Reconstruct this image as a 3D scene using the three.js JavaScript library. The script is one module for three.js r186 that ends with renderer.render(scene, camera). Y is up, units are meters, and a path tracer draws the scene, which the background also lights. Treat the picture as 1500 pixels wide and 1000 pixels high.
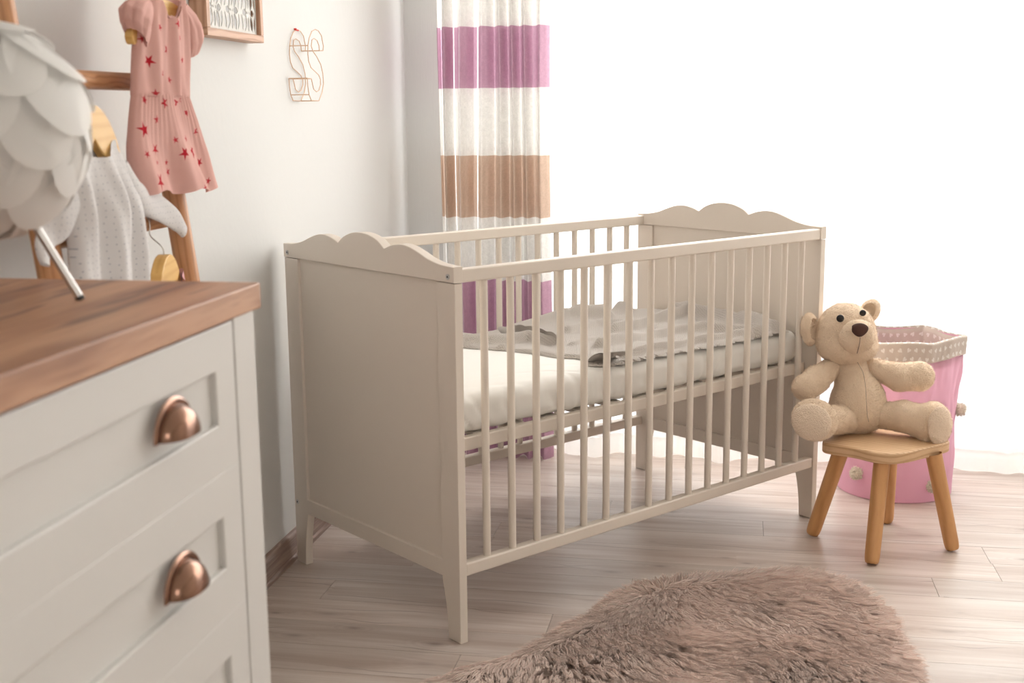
import * as THREE from 'three';
import { RoundedBoxGeometry } from 'three/addons/geometries/RoundedBoxGeometry.js';
import { mergeGeometries, mergeVertices } from 'three/addons/utils/BufferGeometryUtils.js';
import { RectAreaLightUniformsLib } from 'three/addons/lights/RectAreaLightUniformsLib.js';

// ------------------------------------------------------------------ camera, sky, light, exposure
const scene = new THREE.Scene();
const CAM = { f: 1795.3, pitch: 0.18392, roll: -0.0092, yaw: 10.4 * Math.PI / 180, h: 1.1001 };
const camera = new THREE.PerspectiveCamera(31.125, 1.5, 0.05, 200);
camera.position.set(0, CAM.h, 0);
camera.rotation.order = 'YXZ';
camera.rotation.set(-CAM.pitch, CAM.yaw, CAM.roll);
camera.focus = 3.0;
camera.userData.fStop = 5.0;
camera.updateMatrixWorld(true);
scene.add(camera);

const renderer = new THREE.WebGLRenderer();
renderer.toneMapping = THREE.LinearToneMapping;
renderer.toneMappingExposure = 0.77;
renderer.shadowMap.enabled = true;

scene.background = new THREE.Color().setRGB(1.0, 0.998, 0.985);      // bright overcast sky
scene.backgroundIntensity = 4.4;
RectAreaLightUniformsLib.init();
const daylight = new THREE.RectAreaLight(0xfffefb, 6.6, 3.4, 1.6);   // daylight in the window opening
daylight.name = 'window_daylight';
daylight.position.set(0.77, 1.6, -4.17);
daylight.lookAt(0.77, 1.6, 0);
scene.add(daylight);
const daylight2 = new THREE.RectAreaLight(0xfff6ec, 2.5, 1.3, 1.0);   // fill light at an added, unseen window behind the camera
daylight2.name = 'added_window_fill';
daylight2.position.set(1.15, 1.6, 1.66);
daylight2.lookAt(1.15, 1.6, 0);
scene.add(daylight2);

// ------------------------------------------------------------------ helpers
const V3 = (x, y, z) => new THREE.Vector3(x, y, z);
function rng(seed) { let a = seed >>> 0; return () => { a = (a + 0x6D2B79F5) >>> 0; let t = Math.imul(a ^ (a >>> 15), 1 | a); t = (t + Math.imul(t ^ (t >>> 7), 61 | t)) ^ t; return ((t ^ (t >>> 14)) >>> 0) / 4294967296; }; }
const clamp = (x, a, b) => Math.min(b, Math.max(a, x)), lerp = (a, b, t) => a + (b - a) * t;
const smooth = (a, b, x) => { const t = clamp((x - a) / (b - a), 0, 1); return t * t * (3 - 2 * t); };
function hash(x, y, z) { let h = Math.imul(x, 374761393) + Math.imul(y, 668265263) + Math.imul(z, 2147483647 - 1274126177); h = Math.imul(h ^ (h >>> 13), 1274126177); return ((h ^ (h >>> 16)) >>> 0) / 4294967296; }
function noise(x, y, z = 0) {
  const X = Math.floor(x), Y = Math.floor(y), Z = Math.floor(z); let u = x - X, v = y - Y, w = z - Z;
  u = u * u * (3 - 2 * u); v = v * v * (3 - 2 * v); w = w * w * (3 - 2 * w);
  const L = (a, b, t) => a + (b - a) * t;
  return L(L(L(hash(X, Y, Z), hash(X + 1, Y, Z), u), L(hash(X, Y + 1, Z), hash(X + 1, Y + 1, Z), u), v), L(L(hash(X, Y, Z + 1), hash(X + 1, Y, Z + 1), u), L(hash(X, Y + 1, Z + 1), hash(X + 1, Y + 1, Z + 1), u), v), w);
}
const fbm = (x, y, z = 0, o = 4) => { let s = 0, a = 0.5, n = 0; for (let i = 0; i < o; i++) { s += a * noise(x, y, z); n += a; x *= 2.03; y *= 2.03; z *= 2.03; a *= 0.5; } return s / n; };

// a pixel of the 1500 x 1000 photograph gives a direction; the distance comes from the surface it meets
const EYE = V3(0, CAM.h, 0), INV = camera.matrixWorld.clone().invert();
function ray(px, py) { return V3((px - 750) / CAM.f, -(py - 500) / CAM.f, -1).applyQuaternion(camera.quaternion); }
const onX = (px, py, X) => { const r = ray(px, py); return EYE.clone().addScaledVector(r, X / r.x); };
const onY = (px, py, Y) => { const r = ray(px, py); return EYE.clone().addScaledVector(r, (Y - CAM.h) / r.y); };
const onZ = (px, py, Z) => { const r = ray(px, py); return EYE.clone().addScaledVector(r, Z / r.z); };
const atDepth = (px, py, d) => EYE.clone().addScaledVector(ray(px, py), d);
const depthOf = (p) => -p.clone().applyMatrix4(INV).z;

const taken = new Map();
function numbered(n) { const k = taken.get(n) ?? 0; taken.set(n, k + 1); return k ? n + '_' + String(k).padStart(3, '0') : n; }
function shade(m) { m.castShadow = true; m.receiveShadow = true; return m; }
function tag(o, label, category, group, kind) { if (label) o.userData.label = label; if (category) o.userData.category = category; if (group) o.userData.group = group; if (kind) o.userData.kind = kind; return o; }
function thing(name, label, category, pos = [0, 0, 0], turn = 0, group) {
  const g = new THREE.Group(); g.name = numbered(name); g.position.set(...pos); g.rotation.y = turn; g.updateMatrixWorld(true); scene.add(g); return tag(g, label, category, group);
}
function part(name, geo, mat, parent, label) { const m = shade(new THREE.Mesh(geo, mat)); m.name = name; parent.add(m); if (label) m.userData.label = label; return m; }
// geometry given in world coordinates, put under a group that stands at its own place
function wpart(name, geo, mat, parent, label) { let p = parent; while (p.parent && p.parent !== scene) p = p.parent; geo.translate(-p.position.x, -p.position.y, -p.position.z); return part(name, geo, mat, parent, label); }
function struct(name, geo, mat, parent = scene, label, category) { const m = shade(new THREE.Mesh(geo, mat)); m.name = name; parent.add(m); m.userData.kind = 'structure'; return tag(m, label, category); }
const bx = (x0, x1, y0, y1, z0, z1, r = 0) => { const w = x1 - x0, h = y1 - y0, d = z1 - z0; const g = r ? new RoundedBoxGeometry(w, h, d, 2, Math.min(r, w / 2.01, h / 2.01, d / 2.01)) : new THREE.BoxGeometry(w, h, d); return g.translate((x0 + x1) / 2, (y0 + y1) / 2, (z0 + z1) / 2); };
const merge = (a) => mergeGeometries(a.map((g) => { const h = g.index ? g.toNonIndexed() : g; for (const k of Object.keys(h.attributes)) if (!['position', 'normal', 'uv'].includes(k)) h.deleteAttribute(k); return h; }));
// uv in metres by the main direction of each face
function metreUV(g, along = 'xyz', ox = 0, oy = 0) {
  const p = g.attributes.position, n = g.attributes.normal, uv = new Float32Array(p.count * 2);
  for (let i = 0; i < p.count; i++) {
    const a = [p.getX(i), p.getY(i), p.getZ(i)], m = [Math.abs(n.getX(i)), Math.abs(n.getY(i)), Math.abs(n.getZ(i))];
    const k = m[0] >= m[1] && m[0] >= m[2] ? 0 : m[1] >= m[2] ? 1 : 2;
    const o = [0, 1, 2].filter((j) => j !== k);
    let [u, v] = o; if (along !== 'xyz') { const ax = 'xyz'.indexOf(along); if (v === ax) [u, v] = [v, u]; }
    uv[i * 2] = a[u] + ox; uv[i * 2 + 1] = a[v] + oy;
  }
  g.setAttribute('uv', new THREE.BufferAttribute(uv, 2)); return g;
}
function tex(w, h, fn, rx = 1, ry = 1, srgb = true) {
  const d = new Uint8Array(w * h * 4);
  for (let y = 0; y < h; y++) for (let x = 0; x < w; x++) { const c = fn(x / w, y / h, x, y), i = (y * w + x) * 4; for (let k = 0; k < 3; k++) d[i + k] = clamp(Math.round((Array.isArray(c) ? c[k] : c) * 255), 0, 255); d[i + 3] = 255; }
  const t = new THREE.DataTexture(d, w, h); t.wrapS = t.wrapT = THREE.RepeatWrapping; t.magFilter = THREE.LinearFilter; t.minFilter = THREE.LinearMipmapLinearFilter; t.generateMipmaps = true;
  if (srgb) t.colorSpace = THREE.SRGBColorSpace; t.repeat.set(rx, ry); t.needsUpdate = true; return t;
}
const mix3 = (a, b, t) => [lerp(a[0], b[0], t), lerp(a[1], b[1], t), lerp(a[2], b[2], t)];
// noise that repeats over a period of n cells
const pnoise = (x, y, nx, ny, s = 0) => { const X = Math.floor(x), Y = Math.floor(y), u0 = x - X, v0 = y - Y, u = u0 * u0 * (3 - 2 * u0), v = v0 * v0 * (3 - 2 * v0), W = (a, n) => ((a % n) + n) % n; return lerp(lerp(hash(W(X, nx), W(Y, ny), s), hash(W(X + 1, nx), W(Y, ny), s), u), lerp(hash(W(X, nx), W(Y + 1, ny), s), hash(W(X + 1, nx), W(Y + 1, ny), s), u), v); };
const pfbm = (u, v, nx, ny, o = 4, s = 0) => { let r = 0, a = 0.5, t = 0; for (let i = 0; i < o; i++) { r += a * pnoise(u * nx, v * ny, nx, ny, s + i); t += a; nx *= 2; ny *= 2; a *= 0.55; } return r / t; };
const mat = (c, rough = 0.6, extra = {}) => { const { rgb, ...rest } = extra; const m = new THREE.MeshPhysicalMaterial({ roughness: rough, ...rest }); if (Array.isArray(c)) m.color.setRGB(...c); else m.color.set(c); return m; };
function grid(nu, nv, fn, closeU = false) {   // surface from (u, v) in 0..1, uv from fn's fourth and fifth values or u, v
  const pos = [], uv = [], idx = [], cols = nu + 1;
  for (let j = 0; j <= nv; j++) for (let i = 0; i <= nu; i++) { const r = fn(i / nu, j / nv); pos.push(r[0], r[1], r[2]); uv.push(r[3] ?? i / nu, r[4] ?? j / nv); }
  for (let j = 0; j < nv; j++) for (let i = 0; i < nu; i++) { const a = j * cols + i; idx.push(a, a + 1, a + cols, a + 1, a + cols + 1, a + cols); }
  const g = new THREE.BufferGeometry(); g.setAttribute('position', new THREE.Float32BufferAttribute(pos, 3)); g.setAttribute('uv', new THREE.Float32BufferAttribute(uv, 2)); g.setIndex(idx); g.computeVertexNormals();
  if (closeU) { const n = g.attributes.normal; for (let j = 0; j <= nv; j++) { const a = j * cols, b = a + nu, s = V3(n.getX(a) + n.getX(b), n.getY(a) + n.getY(b), n.getZ(a) + n.getZ(b)).normalize(); n.setXYZ(a, s.x, s.y, s.z); n.setXYZ(b, s.x, s.y, s.z); } }
  return g;
}
function tube(pts, r, seg = 40, sides = 8, closed = false) { return new THREE.TubeGeometry(new THREE.CatmullRomCurve3(pts, closed, 'catmullrom', 0.5), seg, r, sides, closed); }
function polyTube(pts, r, sides = 6) { const gs = []; for (let i = 0; i + 1 < pts.length; i++) { gs.push(bar(pts[i], pts[i + 1], r, r, sides)); gs.push(new THREE.SphereGeometry(r, 6, 4).translate(pts[i].x, pts[i].y, pts[i].z)); } return merge(gs); }
function bar(a, b, r0, r1 = r0, sides = 12) { const d = b.clone().sub(a), L = d.length(), g = new THREE.CylinderGeometry(r1, r0, L, sides, 1); g.applyQuaternion(new THREE.Quaternion().setFromUnitVectors(V3(0, 1, 0), d.normalize())); const m = a.clone().add(b).multiplyScalar(0.5); return g.translate(m.x, m.y, m.z); }
// surface nets: the zero surface of a signed distance f(x, y, z) in a box
function nets(f, lo, hi, c) {
  const n = [0, 1, 2].map((k) => Math.ceil((hi[k] - lo[k]) / c) + 1), S = (i, j, k) => (k * n[1] + j) * n[0] + i, val = new Float32Array(n[0] * n[1] * n[2]);
  for (let k = 0; k < n[2]; k++) for (let j = 0; j < n[1]; j++) for (let i = 0; i < n[0]; i++) val[S(i, j, k)] = f(lo[0] + i * c, lo[1] + j * c, lo[2] + k * c);
  const id = new Int32Array(val.length).fill(-1), pos = [], nor = [], idx = [];
  const E = [[0, 1], [2, 3], [4, 5], [6, 7], [0, 2], [1, 3], [4, 6], [5, 7], [0, 4], [1, 5], [2, 6], [3, 7]];
  for (let k = 0; k + 1 < n[2]; k++) for (let j = 0; j + 1 < n[1]; j++) for (let i = 0; i + 1 < n[0]; i++) {
    const v = []; let neg = 0; for (let q = 0; q < 8; q++) { const x = val[S(i + (q & 1), j + ((q >> 1) & 1), k + (q >> 2))]; v.push(x); if (x < 0) neg++; }
    if (neg === 0 || neg === 8) continue;
    let s = [0, 0, 0], m = 0;
    for (const [a, b] of E) if ((v[a] < 0) !== (v[b] < 0)) { const t = v[a] / (v[a] - v[b]); for (let d = 0; d < 3; d++) { const A = (a >> d) & 1, B = (b >> d) & 1; s[d] += A + (B - A) * t; } m++; }
    const P = [lo[0] + (i + s[0] / m) * c, lo[1] + (j + s[1] / m) * c, lo[2] + (k + s[2] / m) * c];
    id[S(i, j, k)] = pos.length / 3; pos.push(...P);
    const e = c * 0.5, g = V3(f(P[0] + e, P[1], P[2]) - f(P[0] - e, P[1], P[2]), f(P[0], P[1] + e, P[2]) - f(P[0], P[1] - e, P[2]), f(P[0], P[1], P[2] + e) - f(P[0], P[1], P[2] - e)).normalize(); nor.push(g.x, g.y, g.z);
  }
  const quad = (a, b, c2, d, flip) => { if (a < 0 || b < 0 || c2 < 0 || d < 0) return; if (flip) idx.push(a, c2, b, a, d, c2); else idx.push(a, b, c2, a, c2, d); };
  for (let k = 1; k + 1 < n[2]; k++) for (let j = 1; j + 1 < n[1]; j++) for (let i = 1; i + 1 < n[0]; i++) {
    const a = val[S(i, j, k)] < 0;
    if (a !== (val[S(i + 1, j, k)] < 0)) quad(id[S(i, j - 1, k - 1)], id[S(i, j, k - 1)], id[S(i, j, k)], id[S(i, j - 1, k)], !a);
    if (a !== (val[S(i, j + 1, k)] < 0)) quad(id[S(i - 1, j, k - 1)], id[S(i - 1, j, k)], id[S(i, j, k)], id[S(i, j, k - 1)], !a);
    if (a !== (val[S(i, j, k + 1)] < 0)) quad(id[S(i - 1, j - 1, k)], id[S(i, j - 1, k)], id[S(i, j, k)], id[S(i - 1, j, k)], !a);
  }
  const g = new THREE.BufferGeometry(); g.setAttribute('position', new THREE.Float32BufferAttribute(pos, 3)); g.setAttribute('normal', new THREE.Float32BufferAttribute(nor, 3)); g.setIndex(idx);
  const uv = new Float32Array(pos.length / 3 * 2); for (let i = 0; i < uv.length / 2; i++) { uv[i * 2] = pos[i * 3] + pos[i * 3 + 2] * 0.6; uv[i * 2 + 1] = pos[i * 3 + 1] + pos[i * 3 + 2] * 0.3; } g.setAttribute('uv', new THREE.BufferAttribute(uv, 2));
  return g;
}
const smin = (a, b, k) => { const h = Math.max(k - Math.abs(a - b), 0) / k; return Math.min(a, b) - h * h * k * 0.25; };
// tapered capsule, spheres and turned ellipsoids as distances
const capD = (p, a, b, ra, rb) => { const ab = b.clone().sub(a), t = clamp(p.clone().sub(a).dot(ab) / ab.lengthSq(), 0, 1); return p.distanceTo(a.clone().addScaledVector(ab, t)) - lerp(ra, rb, t); };
const ellD = (p, c, r, q) => { const v = p.clone().sub(c); if (q) v.applyQuaternion(q); const k0 = Math.hypot(v.x / r[0], v.y / r[1], v.z / r[2]), k1 = Math.hypot(v.x / (r[0] * r[0]), v.y / (r[1] * r[1]), v.z / (r[2] * r[2])); return k1 < 1e-9 ? -Math.min(...r) : k0 * (k0 - 1) / k1; };
function netsV(f, box, c) { const p = V3(); return nets((x, y, z) => f(p.set(x, y, z)), box.min.toArray(), box.max.toArray(), c); }
const boxOf = (pts, r) => { const b = new THREE.Box3().setFromPoints(pts); b.min.subScalar(r); b.max.addScalar(r); return b; };
// points spread over a mesh's triangles
function scatter(g, count, rand, cb) {
  const p = g.attributes.position, n = g.attributes.normal, ix = g.index, T = (ix ? ix.count : p.count) / 3, cum = new Float32Array(T), A = V3(), B = V3(), C = V3(); let s = 0;
  const at = (k) => (ix ? ix.getX(k) : k);
  for (let t = 0; t < T; t++) { A.fromBufferAttribute(p, at(t * 3)); B.fromBufferAttribute(p, at(t * 3 + 1)); C.fromBufferAttribute(p, at(t * 3 + 2)); s += B.clone().sub(A).cross(C.clone().sub(A)).length(); cum[t] = s; }
  for (let i = 0; i < count; i++) {
    const r = rand() * s; let lo = 0, hi = T - 1; while (lo < hi) { const m = (lo + hi) >> 1; if (cum[m] < r) lo = m + 1; else hi = m; }
    let a = rand(), b = rand(); if (a + b > 1) { a = 1 - a; b = 1 - b; }
    const i0 = at(lo * 3), i1 = at(lo * 3 + 1), i2 = at(lo * 3 + 2), w = 1 - a - b;
    A.fromBufferAttribute(p, i0).multiplyScalar(w).addScaledVector(B.fromBufferAttribute(p, i1), a).addScaledVector(C.fromBufferAttribute(p, i2), b);
    const N = V3().fromBufferAttribute(n, i0).multiplyScalar(w).addScaledVector(B.fromBufferAttribute(n, i1), a).addScaledVector(C.fromBufferAttribute(n, i2), b).normalize();
    cb(A.clone(), N, i);
  }
}
function strand(seg, bend, sides = 3) {   // a hair of unit length that grows along y and bends towards z
  const g = grid(sides, seg, (u, v) => { const r = 0.5 * Math.pow(1 - v, 0.7) + 0.02, a = u * Math.PI * 2; return [Math.cos(a) * r, v * (1 - 0.25 * bend * v), Math.sin(a) * r * 0.02 + 0 + bend * v * v]; }, true);
  return g;
}
// hairs: y axis along dir, z axis towards lean
function hairs(name, list, geo, m, parent, label) {
  const im = new THREE.InstancedMesh(geo, m, list.length), M = new THREE.Matrix4(), X = V3(), Y = V3(), Z = V3();
  list.forEach((h, i) => {
    Y.copy(h.dir).normalize(); Z.copy(h.lean).addScaledVector(Y, -h.lean.dot(Y)); if (Z.lengthSq() < 1e-8) Z.set(0.3, 0.1, 1).addScaledVector(Y, -Y.z); Z.normalize(); X.crossVectors(Y, Z);
    M.makeBasis(X.clone().multiplyScalar(h.w), Y.clone().multiplyScalar(h.len), Z.clone().multiplyScalar(h.len)); M.setPosition(h.p); im.setMatrixAt(i, M); im.setColorAt(i, h.c);
  });
  im.name = name; im.userData.kind = 'stuff'; if (label) im.userData.label = label; shade(im); parent.add(im); return im;
}

// ------------------------------------------------------------------ materials
const wallTex = tex(512, 512, (u, v) => 0.5 + 0.5 * (pfbm(u, v, 64, 64, 3, 5) - 0.5), 1, 1, false);
const M = {};
M.wall = mat([0.77, 0.77, 0.755], 0.9, { bumpMap: wallTex, bumpScale: 0.0006 });
M.ceiling = mat([0.86, 0.84, 0.80], 0.9);
M.cream = mat([0.83, 0.79, 0.73], 0.9);
M.crib = mat([0.80, 0.715, 0.625], 0.42);
M.steel = mat([0.6, 0.58, 0.56], 0.3, { metalness: 1 });
M.dark = mat([0.03, 0.025, 0.025], 0.6);
M.white = mat([0.70, 0.68, 0.65], 0.4);
M.pvc = mat([0.85, 0.85, 0.85], 0.4);
M.glass = mat([1, 1, 1], 0.0, { transmission: 1, thickness: 0, ior: 1.5 });
M.bronze = mat([0.27, 0.155, 0.11], 0.2, { metalness: 1 });
M.copper = mat([0.66, 0.46, 0.32], 0.3, { metalness: 1 });

// whitewashed oak laminate: several boards, each with its own grain and knots
function boardTexture(seed, tone) {
  const R = rng(seed), knots = []; for (let i = 0; i < 3; i++) knots.push([R(), 0.15 + 0.7 * R(), 0.012 + 0.016 * R(), 0.1 + 0.45 * R()]);
  const cracks = []; for (let i = 0; i < 4; i++) cracks.push([R(), R(), 0.05 + 0.12 * R(), R()]);
  return tex(1024, 128, (u, v) => {
    let du = 0, kn = 0;
    for (const [ku, kv, kr, ks] of knots) { const dx = (u - ku) * 1.25, dy = (v - kv) * 0.119, d = Math.hypot(dx * 0.45, dy) / kr; du += (dy > 0 ? 1 : -1) * Math.exp(-d * d * 0.5) * 0.1; kn = Math.max(kn, ks * Math.exp(-Math.pow(d * 2.4, 2))); kn = Math.max(kn, ks * 0.35 * Math.exp(-d * d * 0.8) * (0.5 + 0.5 * Math.sin(d * 14))); }
    const w = v + du + 0.08 * (pfbm(u, v, 5, 2, 2, seed) - 0.5);
    const g1 = pfbm(u, w, 3, 5, 4, seed + 11), g2 = pfbm(u, w, 14, 44, 3, seed + 23), g3 = pfbm(u, v, 3, 2, 3, seed + 31);
    let t = 0.5 * g1 + 0.18 * g2 + 0.32 * g3; t = clamp((t - 0.34) / 0.32, 0, 1);
    let c = mix3([0.735, 0.662, 0.615], [0.84, 0.793, 0.758], t);
    for (const [cu, cv, cl, cs] of cracks) { const dx = (u - cu) / cl; if (Math.abs(dx) < 1) { const yy = cv + 0.05 * Math.sin(dx * 3 + cs * 9) + 0.03 * (noise(u * 60, cs * 50) - 0.5); const d = Math.abs(v - yy) * 0.119; c = mix3(c, [0.42, 0.34, 0.31], 0.55 * (1 - dx * dx) * Math.exp(-Math.pow(d / 0.0012, 2))); } }
    c = mix3(c, [0.40, 0.32, 0.29], kn * 0.8);
    return c.map((x) => x * tone);
  }, 1 / 1.25, 1 / 0.119);
}
M.boards = [0.97, 1.0, 1.03, 0.985, 1.015, 0.96].map((t, i) => mat([1, 1, 1], 0.34, { map: boardTexture(101 + i * 17, t), specularIntensity: 0.9 }));
const skirtTex = tex(1024, 64, (u, v) => { const t = clamp((0.6 * pfbm(u, v, 4, 6, 4, 3) + 0.4 * pfbm(u, v, 20, 24, 3, 9) - 0.34) / 0.3, 0, 1); return mix3([0.50, 0.41, 0.37], [0.70, 0.61, 0.56], t); }, 1 / 1.6, 1 / 0.08);
M.skirt = mat([1, 1, 1], 0.28, { map: skirtTex });
// warm walnut-oak worktop
const topTex = tex(1024, 512, (u, v) => {
  const w = v + 0.05 * (pfbm(u, v, 3, 3, 3, 71) - 0.5); const a = pfbm(u, w, 3, 10, 4, 72), b = pfbm(u, w, 16, 90, 3, 73), s = pfbm(u, w, 6, 26, 3, 74);
  let c = mix3([0.60, 0.42, 0.31], [0.76, 0.58, 0.455], clamp((0.65 * a + 0.35 * b - 0.3) / 0.36, 0, 1)); c = mix3(c, [0.43, 0.31, 0.25], 0.7 * smooth(0.60, 0.72, s)); return c;
}, 1 / 1.2, 1 / 0.5);
M.top = mat([1, 1, 1], 0.42, { map: topTex });
const pineTex = (dark, light, seed) => tex(512, 256, (u, v) => { const w = v + 0.10 * (pfbm(u, v, 2, 3, 3, seed) - 0.5); const r = 0.5 + 0.5 * Math.sin(w * Math.PI * 2 * 11 + 5 * pfbm(u, v, 3, 3, 2, seed + 4)); const f = pfbm(u, v, 24, 120, 2, seed + 8); return mix3(light, dark, clamp(0.75 * Math.pow(r, 3) + 0.35 * (f - 0.4), 0, 1)); }, 1 / 0.5, 1 / 0.16);
M.pineSeat = mat([1, 1, 1], 0.5, { map: pineTex([0.76, 0.59, 0.43], [0.88, 0.74, 0.58], 201) });
M.pineLeg = mat([1, 1, 1], 0.5, { map: pineTex([0.74, 0.53, 0.33], [0.84, 0.63, 0.42], 211) });
M.ladder = mat([1, 1, 1], 0.45, { map: pineTex([0.70, 0.48, 0.31], [0.81, 0.60, 0.43], 221) });
M.hanger = mat([1, 1, 1], 0.45, { map: pineTex([0.87, 0.67, 0.38], [0.92, 0.75, 0.46], 231) });
M.frame = mat([1, 1, 1], 0.5, { map: pineTex([0.66, 0.48, 0.37], [0.82, 0.66, 0.55], 241) });

// ------------------------------------------------------------------ the room
const WX = -1.085, WZ = -4.0, RX = 3.3, BZ = 1.5, CH = 2.6, OP = [-0.93, 2.5, 0.0, 2.42];
struct('wall_left', metreUV(bx(WX - 0.15, WX, -0.05, CH, WZ - 0.2, BZ)), M.wall, scene, 'plain white painted wall behind the ladder and picture', 'wall');
struct('wall_right', bx(RX, RX + 0.15, -0.05, CH, WZ - 0.2, BZ), M.cream, scene, 'plain white side wall opposite the ladder wall', 'wall');
struct('wall_near', merge([bx(WX - 0.15, RX + 0.15, -0.05, 1.1, BZ, BZ + 0.15), bx(WX - 0.15, RX + 0.15, 2.1, CH, BZ, BZ + 0.15), bx(WX - 0.15, 0.5, 1.1, 2.1, BZ, BZ + 0.15), bx(1.8, RX + 0.15, 1.1, 2.1, BZ, BZ + 0.15)]), M.cream, scene, 'plain white wall opposite the window', 'wall');
struct('wall_window', merge([bx(WX, OP[0], 0, CH, WZ - 0.2, WZ), bx(OP[1], RX, 0, CH, WZ - 0.2, WZ), bx(OP[0], OP[1], OP[3], CH, WZ - 0.2, WZ)]), M.wall, scene, 'white wall around the full-height window', 'wall');
struct('ceiling', bx(WX - 0.15, RX + 0.15, CH, CH + 0.15, WZ - 0.2, BZ + 0.15), M.ceiling, scene, 'plain white ceiling', 'ceiling');
{ // floor boards, every one a piece
  const floor = new THREE.Group(); floor.name = 'floor'; floor.userData.kind = 'structure'; tag(floor, 'whitewashed oak laminate floor boards', 'floor'); scene.add(floor);
  struct('subfloor', bx(WX - 0.1, RX + 0.1, -0.06, -0.0121, WZ - 0.2, BZ + 0.1), M.dark, floor);
  delete floor.children[0].userData.kind;
  const P = 0.119, L = 1.25, gap = 0.0005, R = rng(7), geo = [];
  for (let v = 0; v < 5; v++) { const g = bx(gap, L - gap, -0.012, 0, gap, P - gap); const uv = g.attributes.uv, p = g.attributes.position; for (let i = 0; i < uv.count; i++) uv.setXY(i, p.getX(i) + v * 0.31, p.getZ(i)); geo.push(g); }
  const joints = { '-3.387': -0.333, '-3.03': 0.641 };
  for (let r = -14, k = 0; r < 33; r++) {
    const z0 = -2.435 + r * P; if (z0 > BZ || z0 < WZ - 0.06) continue;
    let off = ((r * 0.437) % 1 + 1) % 1 * L; for (const [z, x] of Object.entries(joints)) if (Math.abs(+z - z0) < 0.02) off = x - (WX) ;
    for (let x = WX + (off % L) - L; x < RX; x += L, k++) {
      const a = Math.max(x, WX - 0.05), b = Math.min(x + L, RX + 0.05); if (b - a < 0.02) continue;
      const m = M.boards[(k * 5 + r * 3 + 60) % 6]; let g;
      if (a === x && b === x + L) { g = geo[(k + r + 40) % 5]; const q = part('plank', g, m, floor); q.position.set(x, 0, z0); }
      else { g = bx(gap, b - a - gap, -0.012, 0, gap, P - gap); const uv = g.attributes.uv, p = g.attributes.position; for (let i = 0; i < uv.count; i++) uv.setXY(i, p.getX(i) + (k % 7) * 0.19, p.getZ(i)); part('plank', g, m, floor).position.set(a, 0, z0); }
    }
  }
}
{ // baseboards with a rounded top and a foot bead
  const sh = new THREE.Shape(); sh.moveTo(0, 0); sh.lineTo(0.017, 0); sh.lineTo(0.017, 0.006); sh.quadraticCurveTo(0.017, 0.012, 0.0125, 0.0145); sh.lineTo(0.0115, 0.05); sh.quadraticCurveTo(0.0115, 0.067, 0.004, 0.0705); sh.lineTo(0, 0.0715); sh.lineTo(0, 0);
  const g = new THREE.ExtrudeGeometry(sh, { depth: BZ - WZ, bevelEnabled: false, curveSegments: 6 }); metreUV(g, 'z'); g.translate(WX, 0, WZ);
  struct('baseboard_left', g, M.skirt, scene, 'greige wood-look baseboard along the white wall', 'baseboard');
}
{ // full-height window: frame, mullions, panes
  const w = new THREE.Group(); w.name = 'window_1'; w.userData.kind = 'structure'; tag(w, 'wide full-height window behind the sheer curtain', 'window'); scene.add(w);
  const [x0, x1, y0, y1] = OP, z = -4.13, f = 0.06, mull = [0.19, 1.35];
  part('window_frame', merge([bx(x0, x1, 0.0, f, z - 0.035, z + 0.035, 0.004), bx(x0, x1, y1 - f, y1, z - 0.035, z + 0.035, 0.004), bx(x0, x0 + f, f, y1 - f, z - 0.035, z + 0.035, 0.004), bx(x1 - f, x1, f, y1 - f, z - 0.035, z + 0.035, 0.004)]), M.pvc, w);
  for (const m of mull) part('mullion', bx(m - 0.05, m + 0.05, f, y1 - f, z - 0.03, z + 0.03, 0.004), M.pvc, w);
  const e = [x0 + f, mull[0] - 0.05, mull[0] + 0.05, mull[1] - 0.05, mull[1] + 0.05, x1 - f];
  for (let i = 0; i < 6; i += 2) { const g = new THREE.PlaneGeometry(e[i + 1] - e[i], y1 - 2 * f); g.translate((e[i] + e[i + 1]) / 2, y1 / 2, z); part('pane', g, M.glass, w); }
  const w2 = new THREE.Group(); w2.name = 'window_2'; w2.userData.kind = 'structure'; tag(w2, 'added second window for fill light in the wall opposite the curtains', 'window'); scene.add(w2);  // added out of view to let in fill from the front
  part('window_frame', merge([bx(0.5, 1.8, 1.1, 1.16, 1.54, 1.61, 0.004), bx(0.5, 1.8, 2.04, 2.1, 1.54, 1.61, 0.004), bx(0.5, 0.56, 1.16, 2.04, 1.54, 1.61, 0.004), bx(1.74, 1.8, 1.16, 2.04, 1.54, 1.61, 0.004)]), M.pvc, w2);
  part('pane', new THREE.PlaneGeometry(1.18, 0.88).translate(1.15, 1.6, 1.575), M.glass, w2);
  struct('trim_1', bx(x0, x1, -0.05, 0.0, WZ - 0.2, WZ + 0.0), M.pvc, scene, 'white sill strip under the window', 'sill');
}
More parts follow.
